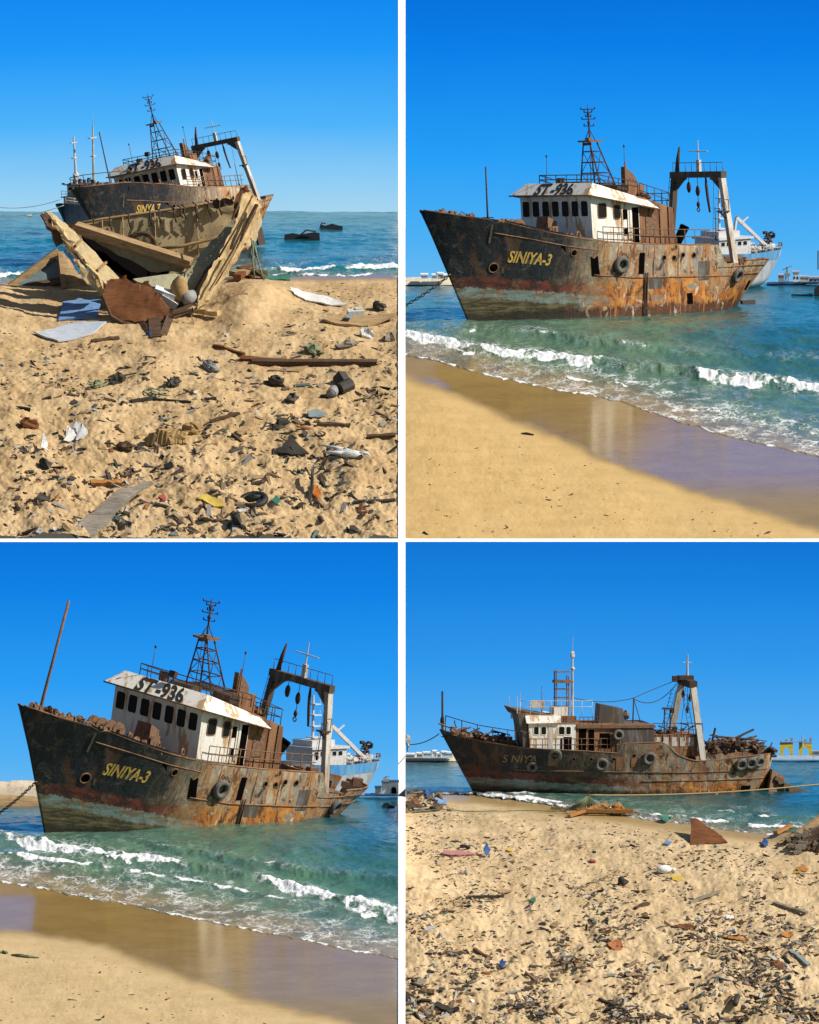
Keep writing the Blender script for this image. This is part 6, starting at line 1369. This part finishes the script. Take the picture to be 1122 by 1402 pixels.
m = MB(); m.tube(D.g(806, 1110, 0), D.g(806, 1110, 1.0), .06, n=6); m.blob(D.g(806, 1110, 1.05), .09, .09, .12); tag(m.build('stake', M['wood_rust']), 'reddish stake standing in the timber heap with the rope tied to it', 'stake')
m = MB(); m.blob(D.g(846, 1113, .35), .4, .3, .35, 9, 6, .3); m.blob(D.g(851, 1116, .3), .5, .3, .25, 9, 6, .3); tag(m.build('orange_bundle', M['wood_orange']), 'orange-brown bundle at the right end of the timber heap', 'bundle')
sheet_at(D, [(945, 1160, 0), (946, 1141, 1.0), (960, 1143, .95), (985, 1152, .4), (996, 1156, .1), (975, 1157, 0)], .08, .1, 'wood_rust', 'curved_rusty_plate', 'upright curved rusty plate on the right of the littered beach', 'plate', 61, .06)
dp = empty('driftwood_pile', (0, 0, 0), 'tall pile of long driftwood planks at the right edge of the littered beach', 'driftwood pile')
m = MB()
for i in range(9): m.bar(D.g(1066 + i * 5, 1160 - i * 1.5, .1 + i * .05), D.g(1118 + i * 2, 1150 - i * 1.0, .6 + i * .14), .3, .16)
m.build('plank_stack', M['wood_tan'], dp)
m = MB()
for i in range(7): m.bar(D.g(1078 + i * 7, 1166 + i, .1), D.g(1128, 1150 + i * 3, .8), .2, .2)
m.build('dark_timber', M['wood_dark'], dp)
m = MB()
for i in range(30): m.box(D.g(rnd.uniform(1080, 1126), rnd.uniform(1150, 1172), rnd.uniform(.1, .5)), (rnd.uniform(.2, .8), .4, rnd.uniform(.1, .4)), Matrix.Rotation(rnd.uniform(-.6, .6), 3, 'Y'))
m.build('broken_wood', M['wood_grey'], dp)
plank(D, 1062, 1150, 1083, 1136, .35, .2, 'wood_orange', 'orange-brown plank leaning left of the driftwood pile', lift=.4, seed=70)
def dsheet(x, y, rx, ry, mat, label, cat, seed, lift=.1, name=None, up=.05):
    rr = random.Random(seed); n = 8; l = []
    for i in range(n):
        a = 2 * math.pi * i / n; k = rr.uniform(.55, .95); l.append((x + rx * math.cos(a) * k, y - ry * math.sin(a) * k, up * (1 + math.sin(a)) * rr.uniform(.3, 1)))
    return sheet_at(D, l, lift, .07, mat, name or cat.replace(' ', '_'), label, cat, seed, .06)
for args in ((1047, 1158, 7, 5, 'blue_plastic', 'bright blue tarpaulin scrap left of the driftwood pile', 'tarpaulin scrap', 71, .15, None, .10), (605, 1102, 12, 3, 'blue_board', 'pale blue sheet among the litter at the top left of the beach', 'plastic sheet', 72), (586, 1100, 4, 4, 'blue_plastic', 'blue crumpled bag at the top left of the beach', 'plastic bag', 73, .2, None, .10),
             (630, 1172, 34, 4, 'pink_cloth', 'faded pink cloth spread on the left of the littered beach', 'cloth', 74), (667, 1173, 5, 3, 'blue_plastic', 'blue scrap at the right end of the pink cloth', 'plastic scrap', 75, .15, None, .4), (928, 1203, 11, 4, 'yellow_plastic', 'yellow plastic piece right of the white bottle', 'plastic piece', 76), (698, 1165, 5, 3, 'yellow_plastic', 'small yellow scrap above the pink cloth', 'plastic scrap', 77),
             (842, 1300, 13, 8, 'brick_red', 'orange-red broken brick in the middle of the littered beach', 'brick', 78, .1, None, .16), (938, 1273, 20, 4, 'wood_rust', 'rusty brown board scrap on the right of the beach', 'board scrap', 79), (1008, 1282, 20, 3, 'wood_orange', 'orange wood slat right of the rusty board scrap', 'slat', 80), (1078, 1281, 12, 4, 'wood_orange', 'tan slat at the far right of the beach', 'slat', 81),
             (590, 1275, 9, 3, 'pale_board', 'pale blue flat scrap on the left of the beach', 'flat scrap', 82), (688, 1320, 6, 5, 'blue_plastic', 'dull blue crumpled plastic at the lower left', 'plastic scrap', 83, .15, None, .10), (912, 1126, 9, 2.5, 'green_plastic', 'green net scrap by the water right of the timber heap', 'net scrap', 84, .15, None, .3), (1000, 1255, 8, 3, 'white_plastic', 'small white scrap above the orange slat', 'plastic scrap', 85),
             (812, 1182, 5, 3, 'red_plastic', 'small red scrap above the white bottle', 'plastic scrap', 86), (760, 1268, 7, 4, 'wood_tan', 'tan crumpled scrap at the centre left', 'crumpled scrap', 87, .1, None, .10), (690, 1222, 15, 3, 'wood_tan', 'tan flat board left of the black shoe', 'board scrap', 88), (1055, 1362, 9, 4, 'wood_orange', 'rusty scrap low on the right of the beach', 'metal scrap', 89), (730, 1235, 6, 3, 'green_plastic', 'small dull green scrap below the pink cloth', 'plastic scrap', 90),
             (1100, 1192, 12, 3, 'wood_orange', 'orange slat under the driftwood pile', 'slat', 91), (1066, 1203, 9, 3, 'wood_tan', 'tan slat below the blue tarpaulin scrap', 'slat', 92), (1066, 1325, 11, 5, 'wood_rust', 'reddish board scrap at the lower right', 'board scrap', 93), (915, 1160, 6, 3, 'blue_board', 'blue bottle scrap left of the curved rusty plate', 'plastic scrap', 94)):
    dsheet(*args)
m = MB(); m.blob((0, 0, .22), .55, .32, .3, 12, 8, .12); m.tube((.5, 0, .25), (.8, .05, .25), .12, n=8); place(tag(m.build('plastic_bottle', M['white_plastic'], None, True), 'white plastic bottle in the middle right of the littered beach', 'bottle'), D, 909, 1195, 0, .3)
m = MB(); m.blob((0, 0, .15), .6, .25, .2, 12, 6, .1); m.blob((-.35, 0, .35), .25, .24, .3, 10, 6, .1); place(tag(m.build('old_shoe', M['black_plastic'], None, True), 'black shoe lying in the middle of the littered beach', 'shoe'), D, 853, 1210, 0, 1.0)
m = MB(); m.tube((-.6, 0, .2), (.6, 0, .2), .2, .2, 10); place(tag(m.build('pipe_stub', M['dark_scrap'], None, True), 'dark grey pipe stub standing at the lower right of the beach', 'pipe'), D, 1008, 1378, .1, 1.4, .15)
m = MB(); m.path([(-1.2, 0, .1), (-.6, .5, .25), (.2, .4, .2), (.7, -.2, .15), (.3, -.7, .1), (-.5, -.5, .1)], .07, 6); m.path([(-.4, -.6, .1), (.3, .1, .25), (1.1, .6, .2)], .06, 6); place(tag(m.build('tangled_hose', M['black_plastic'], None, True), 'tangled black hose at the bottom of the littered beach', 'hose'), D, 850, 1393, .05)
for i, (x0_, y0_, x1_, y1_, w_, mt, lb) in enumerate(((820, 1370, 842, 1378, .2, 'dark_scrap', 'short dark stick left of the tangled hose'), (565, 1352, 580, 1340, .5, 'wood_grey', 'grey board end at the lower left edge'), (596, 1375, 620, 1383, .4, 'dark_scrap', 'dark bent plank at the lower left'), (650, 1302, 672, 1312, .35, 'wood_dark', 'dark curved plank left of centre'), (945, 1236, 985, 1222, .2, 'wood_grey', 'long grey stick lying above the orange slat'), (1060, 1236, 1105, 1250, .28, 'wood_grey', 'long grey stick at the right side of the beach'), (1082, 1306, 1108, 1322, .3, 'teal_plastic', 'bluish strip at the lower right edge'), (640, 1235, 690, 1227, .15, 'dark_scrap', 'thin dark stick on the left of the beach'), (595, 1362, 575, 1362, .5, 'wood_dark', 'dark board stub at the lower left'), (870, 1248, 888, 1240, .3, 'wood_dark', 'dark forked stick right of the crumpled scrap'))):
    plank(D, x0_, y0_, x1_, y1_, w_, .18, mt, lb, 'stick' if w_ < .3 else 'plank', 'stick' if w_ < .3 else 'plank', seed=90 + i)
m = MB(); m.torus(D.g(637, 1165, .15), (.2, .3, 1), .3, .09, 12, 6); tag(m.build('rubber_ring', M['black_plastic'], None, True), 'black rubber ring lying above the pink cloth', 'rubber ring')

# ------------------------------------------------------------------ repeated litter: a few of each kind modelled, then copied
def proto(kind, k):
    rr = random.Random(kind * 10 + k); m = MB()
    if kind == 0:      # driftwood stick
        L = rr.uniform(.5, 1.0); m.path([(-L, 0, .06), (-L * .4, rr.uniform(-.1, .1), .12), (L * .3, rr.uniform(-.15, .15), .1), (L, 0, .05)], [.05, .09, .08, .03], 6); o = m.build('driftwood_stick', M[('wood_dark', 'wood_grey', 'wood_dark', 'wood_tan')[k]])
    elif kind == 1:    # dark shard
        m.prism([(rr.uniform(.3, .6) * math.cos(a), rr.uniform(.2, .4) * math.sin(a), .05 + .2 * max(0, math.sin(a + rr.uniform(-.5, .5)))) for a in np.linspace(0, 2 * math.pi, 7)[:-1]], (0, .04, .10)); o = m.build('dark_shard', M[('dark_scrap', 'black_plastic', 'dark_scrap', 'wood_dark')[k]])
    elif kind == 2:    # curled strip
        m.path([(.5 * math.cos(a), .3 * math.sin(a), .06 + .12 * (1 + math.sin(a * 1.5 + k))) for a in np.linspace(0, 3 + k * .6, 9)], [.05, .08, .10, .10, .1, .09, .08, .06, .03], 5); o = m.build('curled_strip', M[('dark_scrap', 'wood_rust', 'wood_grey', 'black_plastic')[k]])
    else:              # pale scrap
        m.prism([(rr.uniform(.25, .5) * math.cos(a), rr.uniform(.15, .3) * math.sin(a), .05 + .16 * max(0, math.sin(a))) for a in np.linspace(0, 2 * math.pi, 7)[:-1]], (.02, .03, .06)); o = m.build('pale_scrap', M[('bone_white', 'grey_plastic', 'white_plastic', 'teal_plastic')[k]])
    return o
KN = (('dark or grey driftwood stick', 'stick'), ('dark broken shard', 'shard'), ('curled strip of rubbish', 'strip'), ('pale plastic scrap', 'scrap'))
def scatter(sh, x0, x1, y0, y1, n, place_txt, seed, avoid=None):
    rr = random.Random(seed); P = {}
    for i in range(n):
        kind = rr.choices((0, 1, 2, 3), (.3, .36, .22, .12))[0]; k = rr.randrange(4)
        for _ in range(40):
            x = rr.uniform(x0, x1); y = y0 + (y1 - y0) * rr.random() ** .85
            if not (avoid and avoid(x, y)): break
        if (kind, k) not in P: o = P[(kind, k)] = proto(kind, k)
        else: o = P[(kind, k)].copy(); COL.objects.link(o)
        s_ = (.28 + .42 * (y - y0) / (y1 - y0)) * rr.choice((.45, .6, .8, 1.0, 1.4)) * (.8 if sh is D else 1)
        o.matrix_world = Matrix.Translation(sh.g(x, y, -.02)) @ frame_at(sh, x, y, rr.uniform(-1.2, 1.2) if kind == 0 else rr.uniform(0, 6.28), rr.uniform(-.15, .15), rr.uniform(-.2, .3)).to_4x4() @ Matrix.Scale(s_, 4)
        tag(o, KN[kind][0] + ' lying loose on ' + place_txt, KN[kind][1], KN[kind][1] + 's strewn over ' + place_txt)
avA = lambda x, y: (40 < x < 300 and y < 470) or y < edgeA(x) + 10 or (305 < x < 400 and y < 450)
scatter(A, 2, 542, 400, 736, 150, 'the littered sand before the boat wreck', 1, avA)
scatter(D, 558, 1120, 1110, 1400, 170, 'the littered beach before the blackened trawler', 2, lambda x, y: y < edgeD(x) + 18)

def litter(sh, x0, x1, y0, y1, n, seed, avoid, name='beach_litter', smin=.035, smax=.15, pmap=None):
    rr = random.Random(seed); V = []; F = []; pk = []
    for i in range(n):
        for _ in range(30):
            x = rr.uniform(x0, x1); y = y0 + (y1 - y0) * rr.random()
            dn = vnoise(np.array([x * .03]), np.array([y * .05]), seed)[0]
            if not avoid(x, y) and rr.random() < .06 + 1.6 * max(0, dn - .3) ** 1.3: break
        f = (y - y0) / (y1 - y0); s_ = (smin + (smax - smin) * (rr.random() ** 3.2)) * (.45 + .9 * f)
        c = sh.g(x, y, s_ * .08); fr_ = frame_at(sh, x, y, rr.uniform(0, 6.3), rr.uniform(-.4, .4), rr.uniform(-.4, .4)); el = rr.choice((1, 1, 1.6, 2.6, 4.0)); b = len(V)
        for zz in (-1, 1):
            for xx, yy in ((-1, -1), (1, -1), (1, 1), (-1, 1)):
                p = Vector((xx * s_ * el * rr.uniform(.6, 1.1), yy * s_ * rr.uniform(.4, 1.1), zz * s_ * rr.uniform(.15, .6) + (.3 * s_ * el if el > 2 and xx > 0 and rr.random() < .5 else 0))); V.append(tuple(c + fr_ @ p))
        for q_ in ((0, 3, 2, 1), (4, 5, 6, 7), (0, 1, 5, 4), (1, 2, 6, 5), (2, 3, 7, 6), (3, 0, 4, 7)): F.append(tuple(b + j for j in q_))
        pk += [rr.random()] * 8
    me = bpy.data.meshes.new(name); me.from_pydata(V, [], F); a = me.attributes.new('pick', 'FLOAT', 'POINT'); a.data.foreach_set('value', pk); me.materials.append(M['litter'])
    o = bpy.data.objects.new(name, me); COL.objects.link(o); tag(o, kind='stuff'); return o
litter(A, 0, 544, 388, 738, 4200, 5, avA, smin=.02, smax=.17)
litter(D, 557, 1122, 1096, 1402, 10500, 6, lambda x, y: y < edgeD(x) + 12, smin=.022, smax=.13)
litter(D, 557, 606, 1090, 1112, 260, 16, lambda x, y: False, smin=.05, smax=.2)
litter(B, 556, 1060, 560, 736, 110, 7, lambda x, y: y < wetB(x) + 12, 'shell_grit', .03, .09)
litter(C, 0, 460, 1290, 1402, 110, 8, lambda x, y: y < wetC(x) + 10, 'shell_grit', .03, .09)
m = MB(); m.path([C.g(0, 1306, .08), C.g(4, 1305, .1), C.g(10, 1307, .08)], .1, 5); m.path([C.g(16, 1309, .06), C.g(28, 1311, .12), C.g(40, 1312, .1), C.g(54, 1312, .05)], [.05, .12, .1, .05], 5); tag(m.build('seaweed_strand', M['grope']), 'dark seaweed strand on the clean sand under the trawler with the bent pole', 'seaweed')
m = MB(); m.path([B.g(714, 594, .05), B.g(722, 595, .1), B.g(731, 596, .05)], [.04, .09, .05], 5); tag(m.build('seaweed_strand', M['dark_scrap']), 'small dark weed strand on the clean golden beach', 'seaweed')

# ------------------------------------------------------------------ light, air and camera
SUN_AZ = Vector((.96, -.27)).normalized(); EL = R(40)
sd = Vector((SUN_AZ.x * math.cos(EL), SUN_AZ.y * math.cos(EL), math.sin(EL)))
L = bpy.data.lights.new('sun', 'SUN'); L.energy = 5.0; L.angle = R(.5); L.color = (1, .95, .86)
lo = bpy.data.objects.new('sun', L); COL.objects.link(lo); lo.rotation_euler = sd.to_track_quat('Z', 'Y').to_euler(); lo.location = (60, -60, 80)
w = bpy.data.worlds.new('World'); S.world = w; w.use_nodes = True; nt = w.node_tree
st = nt.nodes.new('ShaderNodeTexSky'); st.sky_type = 'NISHITA'; st.sun_disc = False; st.sun_elevation = EL; st.sun_rotation = math.atan2(SUN_AZ.x, SUN_AZ.y)
bg = nt.nodes['Background']; bg.inputs[1].default_value = .06; nt.links.new(st.outputs[0], bg.inputs[0])
cam = bpy.data.cameras.new('camera'); cam.type = 'ORTHO'; cam.ortho_scale = 1402 / PPM; cam.clip_start = 1; cam.clip_end = 900
co = bpy.data.objects.new('camera', cam); COL.objects.link(co); co.location = at(561, 701, -160); co.rotation_euler = (math.pi / 2 - TH, 0, 0); S.camera = co
S.view_settings.view_transform = 'Standard'; S.view_settings.look = 'None'; S.view_settings.exposure = .22; S.view_settings.gamma = 1
